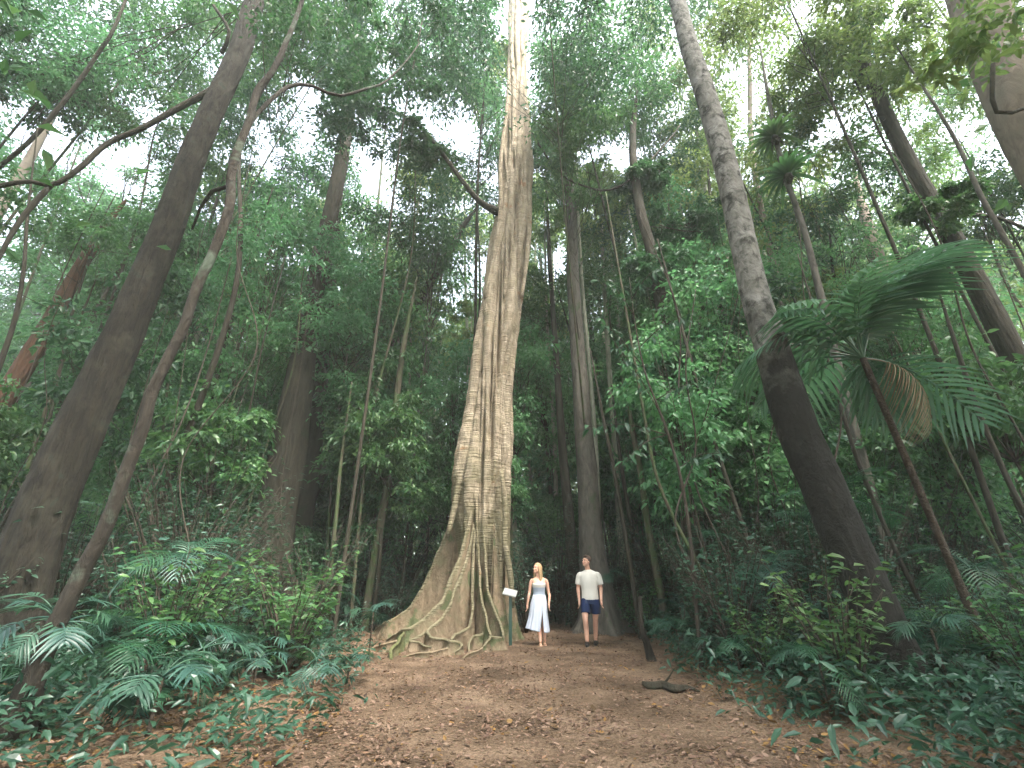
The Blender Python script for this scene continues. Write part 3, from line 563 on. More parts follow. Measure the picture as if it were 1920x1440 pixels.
SAP = [((446, 560), (412, 690), (375, 830), (335, 965), 10, 13), ((462, 600), (425, 730), (385, 880), (352, 990), 7, 13.5), ((494, 640), (474, 740), (448, 860), (424, 960), 5, 12), ((758, 640), (742, 760), (727, 900), (700, 1060), 14, 14),
       ((1130, 780), (1147, 860), (1165, 960), (1185, 1080), 8, 12.5), ((1185, 800), (1200, 880), (1214, 980), (1232, 1080), 13, 13), ((1162, 850), (1174, 930), (1188, 1010), (1200, 1090), 9, 15), ((1020, 720), (1024, 820), (1032, 920), (1040, 1040), 7, 20),
       ((1285, 640), (1318, 760), (1356, 880), (1400, 1010), 9, 10), ((1180, 620), (1210, 790), (1240, 920), (1330, 1100), 7, 9), ((1480, 1040), (1440, 900), (1415, 780), (1405, 700), 14, 11), ((640, 860), (632, 950), (622, 1050), (618, 1120), 9, 12),
       ((1560, 700), (1600, 840), (1660, 990), (1725, 1130), 10, 8), ((1290, 900), (1300, 960), (1310, 1040), (1322, 1110), 26, 15), ((1790, 640), (1830, 760), (1890, 900), (1960, 1040), 14, 8), ((1720, 720), (1780, 850), (1845, 980), (1900, 1090), 8, 7),
       ((820, 560), (800, 700), (782, 860), (770, 1020), 8, 22), ((1085, 420), (1110, 640), (1135, 840), (1150, 1040), 9, 24), ((1010, 420), (1018, 560), (1022, 700), (1030, 900), 8, 26), ((700, 480), (690, 640), (668, 820), (650, 1000), 9, 21), ((390, 430), (345, 600), (300, 760), (255, 930), 11, 17), ((110, 700), (70, 820), (35, 930), (0, 1040), 12, 12)]
SAPL = ['double stemmed sapling, the paler stem left of the fluted trunk', 'thin sapling just right of the paler stem left of the fluted trunk', 'very thin dark sapling beside the fluted trunk', 'light brown slim trunk just left of the giant fig',
        'thin trunk rising right of the man', 'darker slim trunk, second to the right of the man', 'grey thin trunk between two others right of the man', 'thin hazy stem behind the woman',
        'slim stem halfway between the man and the mottled trunk', 'long thin stem slanting down to the right of the path', 'dark trunk just left of the lower mottled trunk', 'thin stem between the fluted trunk and the fig roots',
        'thin stem right of the lower mottled trunk', 'orange brown stub trunk in the undergrowth right of the path', 'trunk slanting at the right edge under the palm fronds', 'thin dark stem slanting beside the big palm stem',
        'hazy thin stem just left of the giant fig at mid height', 'hazy thin stem right of the giant fig in the bright gap', 'hazy thin stem touching the right edge of the fig', 'hazy thin stem right of the fluted trunk', 'thin far trunk seen between the thick dark trunk and lichen sapling', 'thin trunk at the lower left edge']
for k, (a, b, c, d, w, Yd) in enumerate(SAP):
    p4 = sorted([a, b, c, d], key=lambda q: q[1])
    traced('sapling', SAPL[k], [(x, y, w * (.75 + .12 * i_)) for i_, (x, y) in enumerate(p4)], Yd, [BK_BROWN, BK_MOSSY][k % 2] if k != 13 else BK_RED, seed=40 + k, seg=12, flare=(.4, .2, 3))['category'] = 'sapling'

# ---------------------------------------------------------------- tall background trees (instanced kinds) and far wood
protos = []
for q in range(5):
    mt = [LEAF_MID, LEAF_DARK, LEAF_LIGHT, LEAF_MID, LEAF_DARK][q]; rg = np.random.RandomState(500 + q)
    t = thing('background_tree', 'x', 'tree'); hgt = 23 + 3 * rg.rand(); cz = hgt - 4.5
    lv, C = crown(600 + q, 5.4, 5.4, 7.5, 110, 210, .25, .5, thr=-.1); C0 = np.array([0, 0, cz])
    obj('crown', mesh('crown', lv[0] + C0, list(lv[1:]), mt, False), t)
    mb = MB(); mb.add(*tube([(0, 0, -.2), (.2, .1, 6), (-.1, .2, 13), (.1, 0, cz), (0, 0, hgt)], [.26, .2, .17, .12, .04], None, 14, .06, q, (.8, .6, 4))); obj('trunk', mb.build('trunk', [BK_GREY, BK_BROWN, BK_GREY, BK_BROWN, BK_PALE][q]), t)
    obj('limbs', branches(C + C0, np.array([0, 0, cz - 7]), np.array([0, 0, hgt]), rg, .07, 60).build('limbs', BK_TWIG), t); protos.append(t)
rs = np.random.RandomState(9); cnt = 0; spots = []
for row, (Yc, n, xs) in enumerate(((25, 7, 33), (31, 9, 42), (37, 11, 52))):
    for q in range(n):
        x = -xs + 2 * xs * (q + .5) / n + rs.normal(0, 1.2); y = Yc + rs.normal(0, 1.3)
        if row == 0 and abs(x) < 2: continue
        bad = False
        for zc in (14, 18, 22):
            X_, Y_ = proj(Vector((x, y, zc)))
            for gx_, gy_, ga, gb in GAPS:
                if ga * gb > 1500 and abs(X_ - gx_) < ga + 1.9 * F / y * .9 and abs(Y_ - gy_) < gb + 40: bad = True
        if bad and row < 3: continue
        spots.append((x, y))
for k, (x, y) in enumerate(spots):
    p = protos[k % 5]; s = .85 + .35 * rs.rand()
    if k < 5: o = p; o.location = (x, y, 0); o.rotation_euler = (0, 0, rs.rand() * 6.28); o.scale = (s,) * 3
    else: o = dup(p, (x, y, 0), rs.rand() * 6.28, s, (rs.normal(0, .03), rs.normal(0, .03)))
    FOL.append((o, 'background_tree', Vector((x, y, 12 * s))))
def far_wood():
    rg = np.random.RandomState(21); nC = 6500; x = (rg.rand(nC) * 2 - 1) * 105; y = 36 + 40 * rg.rand(nC); z = rg.rand(nC) ** 1.2 * 28
    # nearer low thicket behind the fig
    n2 = 1500; x = np.concatenate([x, (rg.rand(n2) * 2 - 1) * 40]); y = np.concatenate([y, 21 + 16 * rg.rand(n2)]); z = np.concatenate([z, rg.rand(n2) ** 1.3 * 13])
    C = np.stack([x, y, z], -1); per = 75; idx = np.repeat(np.arange(len(C)), per); n = len(idx); r = (.9 + 1.3 * rg.rand(len(C))) * (C[:, 1] / 45)
    off = rg.normal(size=(n, 3)) * np.array([1, 1, .6]) * .6 * r[idx][:, None]; P = C[idx] + off; P[:, 2] = np.abs(P[:, 2])
    D = rg.normal(size=(n, 3)) + np.array([0, 0, -.5]); N = rg.normal(size=(n, 3)) * .6 + np.array([0, 0, 1]); l = (.22 + .2 * rg.rand(n)) * (P[:, 1] / 40)
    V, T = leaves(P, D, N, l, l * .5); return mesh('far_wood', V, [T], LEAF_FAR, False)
def shade_leaves():
    rg = np.random.RandomState(23); n = 2600; a = rg.rand(n) * 2 * np.pi; r = 24 * rg.rand(n) ** .6; x = np.cos(a) * r; y = np.sin(a) * r - 3; z = 7 + 16 * rg.rand(n)
    n = len(x)
    dd = y * cP + (z - H) * sP; X_ = 960 + F * x / np.maximum(dd, .1); Y_ = 720 - F * (-y * sP + (z - H) * cP) / np.maximum(dd, .1)
    k = (x * x + y * y + (z - H) ** 2 > 110) & ((dd < 2) | (X_ < -200) | (X_ > 2120) | (Y_ < -320)) & ~((np.abs(x - 1) < 4.5) & (y > -7) & (y < 12)); C = np.stack([x, y, z], -1)[k]; idx = np.repeat(np.arange(len(C)), 90); n = len(idx)
    P = C[idx] + rg.normal(size=(n, 3)) * np.array([1.1, 1.1, .6]); D = rg.normal(size=(n, 3)); N = rg.normal(size=(n, 3)) * .6 + np.array([0, 0, 1]); l = .22 + .15 * rg.rand(n)
    V, T = leaves(P, D, N, l, l * .5); return mesh('shade_leaves', V, [T], LEAF_MID, False)
tag(obj('unseen_shade_canopy', shade_leaves()), 'unseen leaf canopy added around and behind the viewpoint to shade the foreground', 'forest', kind='stuff')  # leaf mass added out of view to block front sun and darken the foreground
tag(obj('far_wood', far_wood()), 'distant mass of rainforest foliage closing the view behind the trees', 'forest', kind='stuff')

# ---------------------------------------------------------------- palms and shrubs
def frond_mesh(seed, L=1., npair=26, ll=.32, lw=.028, arch=.5, mat=LEAF_PALM, droop=.35, v=.5, tipfan=False, stalk=.22, rw=.008):
    """feather frond along +X rising then arching; leaflets are folded strips"""
    rg = np.random.RandomState(seed); mb = MB(); n = 14; t = np.linspace(0, 1, n)
    cx_ = L * (t - .12 * t ** 3 * arch); cz_ = L * (.55 * t - arch * 1.05 * t ** 2.1)
    mb.add(*tube([(x, 0, z) for x, z in zip(cx_, cz_)], list(rw * (1.2 - t)), n, 5)[:2])
    s0 = stalk; ts = np.linspace(s0, 1., npair)
    for tt in ts:
        c = np.array([np.interp(tt, t, cx_), 0, np.interp(tt, t, cz_)]); c2 = np.array([np.interp(min(1, tt + .03), t, cx_), 0, np.interp(min(1, tt + .03), t, cz_)]); c1 = np.array([np.interp(tt - .03, t, cx_), 0, np.interp(tt - .03, t, cz_)])
        T = unit(c2 - c1); up = unit(np.cross(T, np.array([0, 1., 0])) * -1.)
        up = up if up[2] > 0 else -up
        q = (tt - s0) / (1 - s0); ln = ll * (math.sin(math.pi * min(1, q * .8 + .18)) ** .7 * .9 + .1) * (.9 + .2 * rg.rand())
        for sd in (-1, 1):
            fwd = .45 + .7 * q + rg.normal(0, .06); d = unit(np.array([0, sd, 0]) + T * fwd + up * (v * .5 + rg.normal(0, .05)))
            k = 5; s = np.linspace(0, 1, k)[:, None]; ctr = c + d * ln * s - np.array([0, 0, 1.]) * droop * ln * s ** 2
            wid = lw * np.array([.5, 1., .95, .6, .02])[:, None] * (.85 + .3 * rg.rand()); side = unit(np.cross(d, up))
            # folded strip: left, mid, right
            Vv = np.stack([ctr - side * wid * .5 + up * wid * .18, ctr, ctr + side * wid * .5 + up * wid * .18], 1).reshape(-1, 3)
            i = np.arange(k - 1)[:, None] * 3; Q = np.concatenate([np.stack([i[:, 0] + a, i[:, 0] + a + 1, i[:, 0] + a + 4, i[:, 0] + a + 3], -1) for a in (0, 1)])
            mb.add(Vv, Q)
    return mb.build('frond', mat)
def palm(name, label, cat, loc, fm, n, h, seed, r=.02, tilt=(0, 0), stem=BK_PALM, top_off=(0, 0), pitch=(-.5, .5), scl=(.85, 1.1), spines=0):
    rg = np.random.RandomState(seed); t = thing(name, label, cat, loc)
    tx, ty = top_off
    mb = MB(); mb.add(*tube([(0, 0, -.05), (tx * .35, ty * .35, h * .35), (tx * .7, ty * .7, h * .7), (tx, ty, h)], [r * 1.3, r, r, r * 1.05], max(6, int(h / .08)), 10, .08, seed))
    for k in range(spines):
        f = rg.rand() * .95; a = rg.rand() * 6.28; c = np.array([tx * f, ty * f, h * f]); d = np.array([math.cos(a), math.sin(a), .3]); mb.add(*tube([c, c + d * .06, c + d * .10], [.003, .002, .0005], 3, 4))
    obj('stem', mb.build('stem', stem), t)
    for k in range(n):
        o = obj('frond', fm[k % len(fm)], t, (tx, ty, h)); el = pitch[0] + (pitch[1] - pitch[0]) * ((k * .618) % 1)
        o.rotation_euler = (rg.normal(0, .15), el, k * 2.399 + rg.normal(0, .2)); s = scl[0] + (scl[1] - scl[0]) * rg.rand(); o.scale = (s, s, s)
    return t
# big palm right
FB = [frond_mesh(1, 1.8, 13, .72, .075, .66, LEAF_PALML, .85, .3, rw=.016), frond_mesh(2, 2.0, 12, .78, .085, .60, LEAF_PALML, .9, .3, rw=.016), frond_mesh(3, 1.7, 15, .66, .05, .75, LEAF_PALML, .6, .3, rw=.016)]
top = at(1618, 672, 6.2); bs = Vector((at(1850, 1200, 6.2).x, 6.2, 0))
bigp = palm('palm', 'tall palm with broad drooping fronds and thin dark spiny stem on the right', 'palm', bs, FB, 19, top.z, 5, .045, top_off=(top.x - bs.x, 0), pitch=(-1.05, .45), spines=420)
FD = frond_mesh(9, 1.3, 26, .5, .02, .9, DEAD_LEAF, 1.1, -.4); o = obj('dead_frond', FD, bigp, (top.x - bs.x, 0, top.z)); o.rotation_euler = (0, .75, -.35); o['label'] = 'dry brown dead frond hanging to the right'
# small palms
FS = [frond_mesh(11, .72, 15, .30, .017, .75, LEAF_PALM, .45), frond_mesh(12, .8, 18, .32, .015, .6, LEAF_PALM, .4), frond_mesh(13, .66, 14, .28, .018, .85, LEAF_BLUE, .5)]
FF = [frond_mesh(21, .36, 7, .22, .02, .6, LEAF_BLUE, .35, stalk=.6), frond_mesh(22, .4, 6, .24, .024, .5, LEAF_BLUE, .4, stalk=.65), frond_mesh(23, .34, 8, .2, .018, .8, LEAF_PALM, .45, stalk=.6)]
palm('palm', 'young palm with wide feathery pale green fronds at the lower left', 'palm', (at(292, 1180, 5.2).x, 5.2, 0), [FS[0], FS[1]], 9, .5, 31, .02, pitch=(-.5, .35), scl=(1.0, 1.3))
def avoid(x, y):
    X_ = proj((x, y, .8))[0]
    return (-80 < X_ < 215 and y < 8.4) or (1570 < X_ < 1770 and y < 6.6)
PALMS = []
def protopalm(fm, n, h, seed, pitch): return palm('small_palm', 'x', 'palm', (0, -50, 0), fm, n, h, seed, .013, pitch=pitch)
PP = [protopalm(FS, 8, .55, 41, (-.5, .5)), protopalm([FS[2], FS[1]], 7, 1.1, 42, (-.6, .4)), protopalm(FF, 8, .35, 43, (-.5, .7)), protopalm([FF[1], FF[0]], 7, .75, 44, (-.5, .6)), protopalm([FS[1], FS[0]], 9, 1.9, 45, (-.7, .3))]
used = [False] * 5
def putpalm(k, x, y, s, rz):
    z = float(gh(x, y))
    if not used[k]: o = PP[k]; used[k] = True; o.location = (x, y, z); o.rotation_euler = (0, 0, rz); o.scale = (s,) * 3
    else: o = dup(PP[k], (x, y, z), rz, s)
    PALMS.append((o, 'palm', Vector((x, y, z + .5)))); return o
rs = np.random.RandomState(17)
for (px, py, k, s) in ((472, 1300, 2, .9), (583, 1300, 2, 1.0), (650, 1285, 2, .8), (690, 1240, 3, 1.0), (1390, 1275, 2, 1.1), (1285, 1215, 3, 1.0), (1560, 1345, 0, .8), (1800, 1290, 0, 1.1), (1880, 1260, 1, 1.1), (985, 1160, 4, 1.), (790, 1165, 4, 1.), (400, 1190, 1, 1.), (520, 1180, 4, 1.), (620, 1200, 1, .9)):
    p = atz(px, py, 0); putpalm(k, p.x, p.y, s, rs.rand() * 6.28)
n = 0
while n < 170:
    y = 4.6 + 15 * rs.rand() ** 1.5; x = rs.uniform(-1, 1) * (3.2 + y * 1.0); 
    if path_clear(x, y) or (-3.6 < x < .8 and 9.5 < y < 13.6) or abs(x + 0) < 2.6 and y < 9: continue
    k = int(rs.choice([0, 1, 2, 3, 4], p=[.24, .16, .22, .24, .14]))
    if avoid(x, y) and k not in (2, 3): continue
    if abs(x) < 3.6 and y < 8: k = 2
    if abs(x) < 3.6 and y < 8 and rs.rand() < .5: continue
    putpalm(k, x, y, .75 + .55 * rs.rand(), rs.rand() * 6.28); n += 1
# leafy shrubs / seedlings
def shrub_proto(seed, h, mat, L, n):
    rg = np.random.RandomState(seed); t = thing('shrub', 'x', 'shrub', (0, -60, 0)); mb = MB(); P = []; D = []
    for k in range(n):
        a = rg.rand() * 6.28; l = h * (.6 + .5 * rg.rand()); e = np.array([math.cos(a) * l * .45, math.sin(a) * l * .45, l]); m = e * .5 + np.array([0, 0, .1 * l]) + rg.normal(0, .05, 3)
        C, _ = spline([(0, 0, 0), m, e], [1, 1, 1], 10); mb.add(*tube([(0, 0, 0), m, e], [.012 * h + .004, .008, .003], 8, 5))
        for q in range(3, 10):
            for s in range(3): P.append(C[q] + rg.normal(0, .05, 3) * h); b = rg.rand() * 6.28; D.append((math.cos(b), math.sin(b), -.2 + .5 * rg.rand()))
    P = np.array(P); D = np.array(D); N = rg.normal(0, .4, P.shape) + np.array([0, 0, 1]); l = L * (.6 + .7 * rg.rand(len(P)))
    obj('stems', mb.build('stems', BK_TWIG), t); Vv, T, Q = leaves(P, D, N, l, l * .42, True, .3); obj('leaves', mesh('leaves', Vv, [T, Q], mat, False), t); return t
SP = [shrub_proto(51, .7, LEAF_UNDER, .11, 12), shrub_proto(52, 1.3, LEAF_MID, .11, 22), shrub_proto(53, 2.1, LEAF_UNDER, .12, 34), shrub_proto(54, 2.9, LEAF_UNDER, .11, 52), shrub_proto(55, 1.5, LEAF_BLUE, .10, 32)]
us = [False] * 5; SH = []; n = 0
while n < 270:
    y = 5 + 16 * rs.rand() ** 1.3; x = rs.uniform(-1, 1) * (3.2 + y * 1.0)
    if path_clear(x, y) or (-3.8 < x < 1. and 9.3 < y < 13.8) or (abs(x) < 3.0 and y < 9): continue
    k = int(rs.choice(5, p=[.12, .2, .26, .26, .16])); s = .7 + .6 * rs.rand(); z = float(gh(x, y)) - .02
    if avoid(x, y): continue
    if y < 8.2 and k in (2, 3): k = (0, 4)[n % 2]
    if y < 6.5: k = 0 if n % 3 else 1
    if not us[k]: o = SP[k]; us[k] = True; o.location = (x, y, z); o.scale = (s,) * 3
    else: o = dup(SP[k], (x, y, z), rs.rand() * 6.28, s)
    SH.append((o, 'shrub', Vector((x, y, z + .6)))); n += 1
# straight pale stems far back
far_p = []
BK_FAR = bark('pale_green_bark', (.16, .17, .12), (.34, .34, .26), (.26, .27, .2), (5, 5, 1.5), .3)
for q in range(3):
    t = thing('slender_tree', 'x', 'tree', (0, -80, 0)); hh = 17 + 3 * q; rg = np.random.RandomState(900 + q); lv, C = crown(910 + q, 1.8, 1.8, 2.6, 30, 90, .2, .5); c0 = np.array([0, 0, hh - 1.])
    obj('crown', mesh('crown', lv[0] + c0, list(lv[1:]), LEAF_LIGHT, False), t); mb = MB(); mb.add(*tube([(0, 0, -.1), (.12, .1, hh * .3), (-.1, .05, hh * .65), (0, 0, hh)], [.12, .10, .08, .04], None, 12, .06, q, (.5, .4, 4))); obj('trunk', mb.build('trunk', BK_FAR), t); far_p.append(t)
FT = []; uf = [False] * 3; rq = np.random.RandomState(31); n = 0
while n < 84:
    y = 15 + 17 * rq.rand(); x = rq.uniform(-.95, .95) * y
    if -1.6 < x < .2 and y < 20: continue
    k = int(rq.randint(3)); s = .6 + .7 * rq.rand(); rz = rq.rand() * 6.28
    if not uf[k]: o = far_p[k]; uf[k] = True; o.location = (x, y, 0); o.scale = (s,) * 3
    else: o = dup(far_p[k], (x, y, 0), rz, s, (rq.normal(0, .035), rq.normal(0, .035)))
    FT.append((o, 'slender_tree', Vector((x, y, 3)))); n += 1
YP = []
for q in range(8):
    hh = 4.2 + 1.3 * q if q < 5 else (10, 12.5, 15)[q - 5]; rg = np.random.RandomState(800 + q); t = thing('young_tree', 'x', 'tree', (0, -70, 0)); cw = .95 + .1 * min(q, 4); lv, C = crown(820 + q, cw, cw, hh * .30 if q < 5 else 3.2, 50, 66, .15, .5, True, cr=(.14, .26)); C0 = np.array([0, 0, hh * (.68 if q < 5 else .78)])
    obj('crown', mesh('crown', lv[0] + C0, list(lv[1:]), [LEAF_COOL, LEAF_MID, LEAF_COOL, LEAF_DARK, LEAF_COOL, LEAF_COOL, LEAF_MID, LEAF_COOL][q], False), t)
    mb = MB(); mb.add(*tube([(0, 0, -.05), (.08, .05, hh * .4), (-.05, .1, hh * .7), (.05, 0, hh * .95)], [.035, .028, .02, .006], None, 8, .05, q)); obj('trunk', mb.build('trunk', BK_MOSSY if q % 2 else BK_BROWN), t)
    obj('limbs', branches(C + C0, np.array([0, 0, hh * .35]), np.array([0, 0, hh * .95]), rg, .010, 40).build('limbs', BK_TWIG), t); YP.append(t)
uy = [False] * 8; YT = []; n = 0
while n < 215:
    y = 9 + 20 * rs.rand(); x = rs.uniform(-1, 1) * (2 + y * 1.0)
    if path_clear(x, y) or (-4.2 < x < 1.6 and y < 14.5) or (.2 < x < 3.2 and y < 16.5): continue
    if 440 < proj((x, y, 4))[0] < 640 and y < 14.2: continue
    k = int(rs.choice(8, p=[.12, .12, .13, .12, .11, .14, .13, .13])); s = .75 + .6 * rs.rand(); z = float(gh(x, y)) - .02
    if k >= 5:
        X_, Y_ = proj((x, y, (10, 12.5, 15)[k - 5] * .8 * s))
        if 130 < X_ < 470 and y < 12 or 520 < X_ < 680 and y < 14 or any(abs(X_ - gx_) < ga + 90 and abs(Y_ - gy_) < gb + 110 for gx_, gy_, ga, gb in GAPS[:7]): continue
    if not uy[k]: o = YP[k]; uy[k] = True; o.location = (x, y, z); o.scale = (s,) * 3
    else: o = dup(YP[k], (x, y, z), rs.rand() * 6.28, s, (rs.normal(0, .05), rs.normal(0, .05)))
    YT.append((o, 'young_tree', Vector((x, y, z + 2)))); n += 1
LI = []
for q in range(26):
    px = rs.choice([rs.uniform(1180, 1900), rs.uniform(1180, 1900), rs.uniform(60, 780)]); y = rs.uniform(6.5, 13); a = at(px, rs.uniform(250, 600), y); x = a.x; bx = x + rs.normal(0, 1.); by = y + rs.normal(0, .8)
    if path_clear(bx, by) or abs(bx) < 3 and by < 9: bx = math.copysign(3.8 + rs.rand(), bx - .3)
    b = Vector((bx, by, float(gh(bx, by)))); P = [(0, 0, -.03)]
    for f in (.12, .3, .5, .72, 1.): P.append(((x - bx) * f + rs.normal(0, .18), (y - by) * f + rs.normal(0, .15), (a.z - b.z) * f))
    mb = MB(); r = rs.uniform(.008, .022); mb.add(*tube(P, [r * 1.2, r, r, r * .9, r * .8, r * .5], 60, 6, .1, q)); o = obj('liana', mb.build('liana', BK_TWIG), loc=b); tag(o, 'x', 'vine'); LI.append((o, 'liana', b + Vector((0, 0, 2))))
def undergrowth():
    rg = np.random.RandomState(71); n0 = 5200; y = 3.4 + 19 * rg.rand(n0) ** 1.15; x = (rg.rand(n0) * 2 - 1) * (4 + y * 1.05)
    ok = ~path_clear(x, y) & ~((x > -3.6) & (x < .9) & (y > 9.5) & (y < 13.4)) & ~((x > -3.7) & (x < 0) & (y < 9) & (rg.rand(n0) > .38)) & ~((x > 0) & (x < 2.8) & (y < 8) & (rg.rand(n0) > .3)); x = x[ok]; y = y[ok]
    per = 26; idx = np.repeat(np.arange(len(x)), per); n = len(idx); h = (.15 + .5 * rg.rand(len(x)) + np.clip(y - 11, 0, 8) * .12)
    P = np.stack([x[idx] + rg.normal(0, .16, n), y[idx] + rg.normal(0, .16, n), gh(x[idx], y[idx]) + h[idx] * rg.rand(n) + .03], -1)
    a = rg.rand(n) * 6.28; D = np.stack([np.cos(a), np.sin(a), rg.normal(.1, .4, n)], -1); N = rg.normal(0, .4, (n, 3)) + np.array([0, 0, 1]); l = .1 * (.6 + .9 * rg.rand(n))
    Vv, T, Q = leaves(P, D, N, l, l * .35, True, .3); return mesh('undergrowth', Vv, [T, Q], LEAF_UNDER, False)
tag(obj('undergrowth', undergrowth()), 'low dark green seedlings and herbs carpeting both sides of the path', 'undergrowth', kind='stuff')

# bird nest ferns on the slim trunk
def nest_fern(px, py, Yd, label, seed, L=.62, n=34):
    L *= 1.35; c = at(px, py, Yd); t = thing('bird_nest_fern', label, 'fern', c, group='bird nest ferns high on a slim trunk'); rg = np.random.RandomState(seed)
    mb = MB()
    for k in range(n):
        a = k * 2.399; el = .2 + .9 * ((k * .37) % 1); d = np.array([math.cos(a) * math.cos(el), math.sin(a) * math.cos(el), math.sin(el)]); side = unit(np.cross(d, np.array([0, 0, 1.]))); up = np.cross(side, d)
        s = np.linspace(0, 1, 8)[:, None]; l = L * (.75 + .4 * rg.rand()); ctr = d * l * s - np.array([0, 0, 1.]) * l * .55 * s ** 2.2; w = .13 * np.array([.35, .7, .95, 1, .95, .8, .5, .05])[:, None]
        Vv = np.stack([ctr - side * w * .5 + up * w * .25, ctr, ctr + side * w * .5 + up * w * .25], 1).reshape(-1, 3); i = np.arange(7) * 3
        mb.add(Vv, np.concatenate([np.stack([i + q, i + q + 1, i + q + 4, i + q + 3], -1) for q in (0, 1)]))
    obj('fronds', mb.build('fronds', LEAF_MID), t)
    m2 = MB(); V_, Q_, T_ = tube([(0, 0, -.28), (0, 0, -.12), (0, 0, .03)], [.05, .15, .10], 6, 14, .2, seed); m2.add(V_, Q_, T_)
    for k in range(9):
        a = rg.rand() * 6.28; m2.add(*tube([(math.cos(a) * .1, math.sin(a) * .1, -.1), (math.cos(a) * .2, math.sin(a) * .2, -.25), (math.cos(a) * .2, math.sin(a) * .2, -.45)], [.012, .01, .003], 5, 5))
    obj('root_mass', m2.build('root_mass', BK_BROWN), t)
nest_fern(1453, 258, 9.9, 'upper bird nest fern high on the slim trunk', 1, .75)
nest_fern(1477, 330, 9.85, 'lower bird nest fern on the same slim trunk', 2, .85)

# near sapling with big hanging leaves right of the man
def big_leaf_sapling():
    b = Vector((at(1300, 1150, 8.).x, 8., 0)); t = thing('sapling', 'dark large-leaved sapling hanging over the path right of the man', 'sapling', b); rg = np.random.RandomState(4)
    mb = MB(); st = [at(1300, 1150, 8.), at(1288, 960, 8.), at(1255, 820, 8.), at(1210, 700, 8.1), at(1190, 600, 8.2), at(1180, 520, 8.2)]; st[0].z = -.05
    mb.add(*tube([p - b for p in st], [.035, .03, .026, .02, .014, .006], None, 8, .05, 1)); obj('trunk', mb.build('trunk', BK_TWIG), t)
    m2 = MB(); P = []; D = []
    for (a, c) in (((1250, 815), (1100, 800)), ((1235, 770), (1150, 640)), ((1250, 815), (1170, 870)), ((1200, 680), (1120, 600)), ((1200, 650), (1290, 590)), ((1230, 750), (1330, 720)), ((1185, 560), (1240, 500)), ((1270, 880), (1360, 850)), ((1188, 590), (1130, 520))):
        A = np.array(at(*a, 8.05) - b); Cc = np.array(at(*c, 7.7) - b); M = (A + Cc) / 2 + np.array([0, 0, .12]); pts, _ = spline([A, M, Cc], [1, 1, 1], 12); m2.add(*tube([A, M, Cc], [.012, .008, .003], 10, 5))
        for q in range(3, 12):
            for s in range(3): P.append(pts[q] + rg.normal(0, .04, 3)); D.append(unit(np.array([rg.normal(0, 1), rg.normal(0, 1), -.9])))
    obj('limbs', m2.build('limbs', BK_TWIG), t); P = np.array(P); l = .19 * (.7 + .5 * rg.rand(len(P))); Vv, T, Q = leaves(P, np.array(D), rg.normal(0, .5, P.shape) + np.array([0, -.5, 1]), l, l * .36, True, .25); obj('leaves', mesh('leaves', Vv, [T, Q], LEAF_DARK, False), t)
big_leaf_sapling()
# fallen things
mb = MB(); P = [atz(1205, 1281, .05), atz(1222, 1286, .04), atz(1243, 1284, .045), atz(1266, 1291, .04), atz(1290, 1289, .03), atz(1312, 1296, .015)]; b = P[0].copy(); mb.add(*tube([p - b for p in P], [.022, .042, .038, .040, .022, .006], 70, 20, .22, 3, relief=.012, fu=8, fv=9)); mb.add(*tube([P[2] - b, P[2] - b + Vector((.05, -.1, .09)), P[2] - b + Vector((.12, -.16, .20))], [.02, .012, .004], 10, 6, .2, 4)); tag(obj('fallen_branch', mb.build('fallen_branch', BK_BROWN), loc=b), 'short dark rotting branch lying on the leaf litter right of the path', 'branch')
b = Vector((atz(1222, 1240, 0).x, atz(1222, 1240, 0).y, 0)); st = [b + Vector((0, 0, -.05)), at(1212, 1205, b.y), at(1203, 1180, b.y), at(1200, 1120, b.y + .2)]
mb = MB(); mb.add(*tube([p - b for p in st], [.085, .06, .05, .035], 20, 12, .12, 3, (.3, .1, 3))); tag(obj('broken_stem', mb.build('broken_stem', BK_DARK), loc=b), 'short broken tree stem standing at the right edge of the path', 'stump')
b = atz(150, 1345, .03); t = thing('fallen_frond', 'dry pale fallen palm frond lying at the lower left corner', 'palm frond', b)
for (pts) in (((150, 1365), (190, 1315), (232, 1275)), ((178, 1370), (195, 1325), (215, 1285)), ((110, 1360), (160, 1330), (232, 1275))):
    mb = MB(); mb.add(*tube([atz(x, y, .05 + .1 * i_) - b for i_, (x, y) in enumerate(pts)], [.008, .012, .006], 10, 6)); obj('leaf_stalk', mb.build('leaf_stalk', DEAD_LEAF), t)

# ---------------------------------------------------------------- interpretive sign
b = Vector((atz(957, 1211, 0).x, atz(957, 1211, 0).y - .05, 0)); sg = thing('interpretive_sign', 'small white tilted plaque on a dark green post beside the fig roots', 'sign', b)
GREEN = plain('green_paint', (.012, .045, .03), .45, .5, .2, 30); PLQ = plain('plaque_white', (.27, .28, .27), .5, .4, .25, 40); FRM = plain('plaque_frame', (.25, .26, .25), .5)
def boxm(sx, sy, sz, mat, name, bev=.003):
    import bmesh
    bm = bmesh.new(); bmesh.ops.create_cube(bm, size=1); bmesh.ops.scale(bm, vec=(sx, sy, sz), verts=bm.verts)
    if bev: bmesh.ops.bevel(bm, geom=bm.edges[:], offset=bev, segments=2, affect='EDGES')
    me = bpy.data.meshes.new(name); bm.to_mesh(me); bm.free(); me.materials.append(mat); return me
obj('post', boxm(.07, .07, 1.05, GREEN, 'post'), sg, (0, 0, .475))
fr = obj('frame', boxm(.30, .22, .018, FRM, 'frame'), sg, (-.01, -.02, 1.03)); fr.rotation_euler = (R(36), R(12), R(-8))
obj('plaque', boxm(.275, .195, .006, PLQ, 'plaque', .001), fr, (0, 0, .0125))

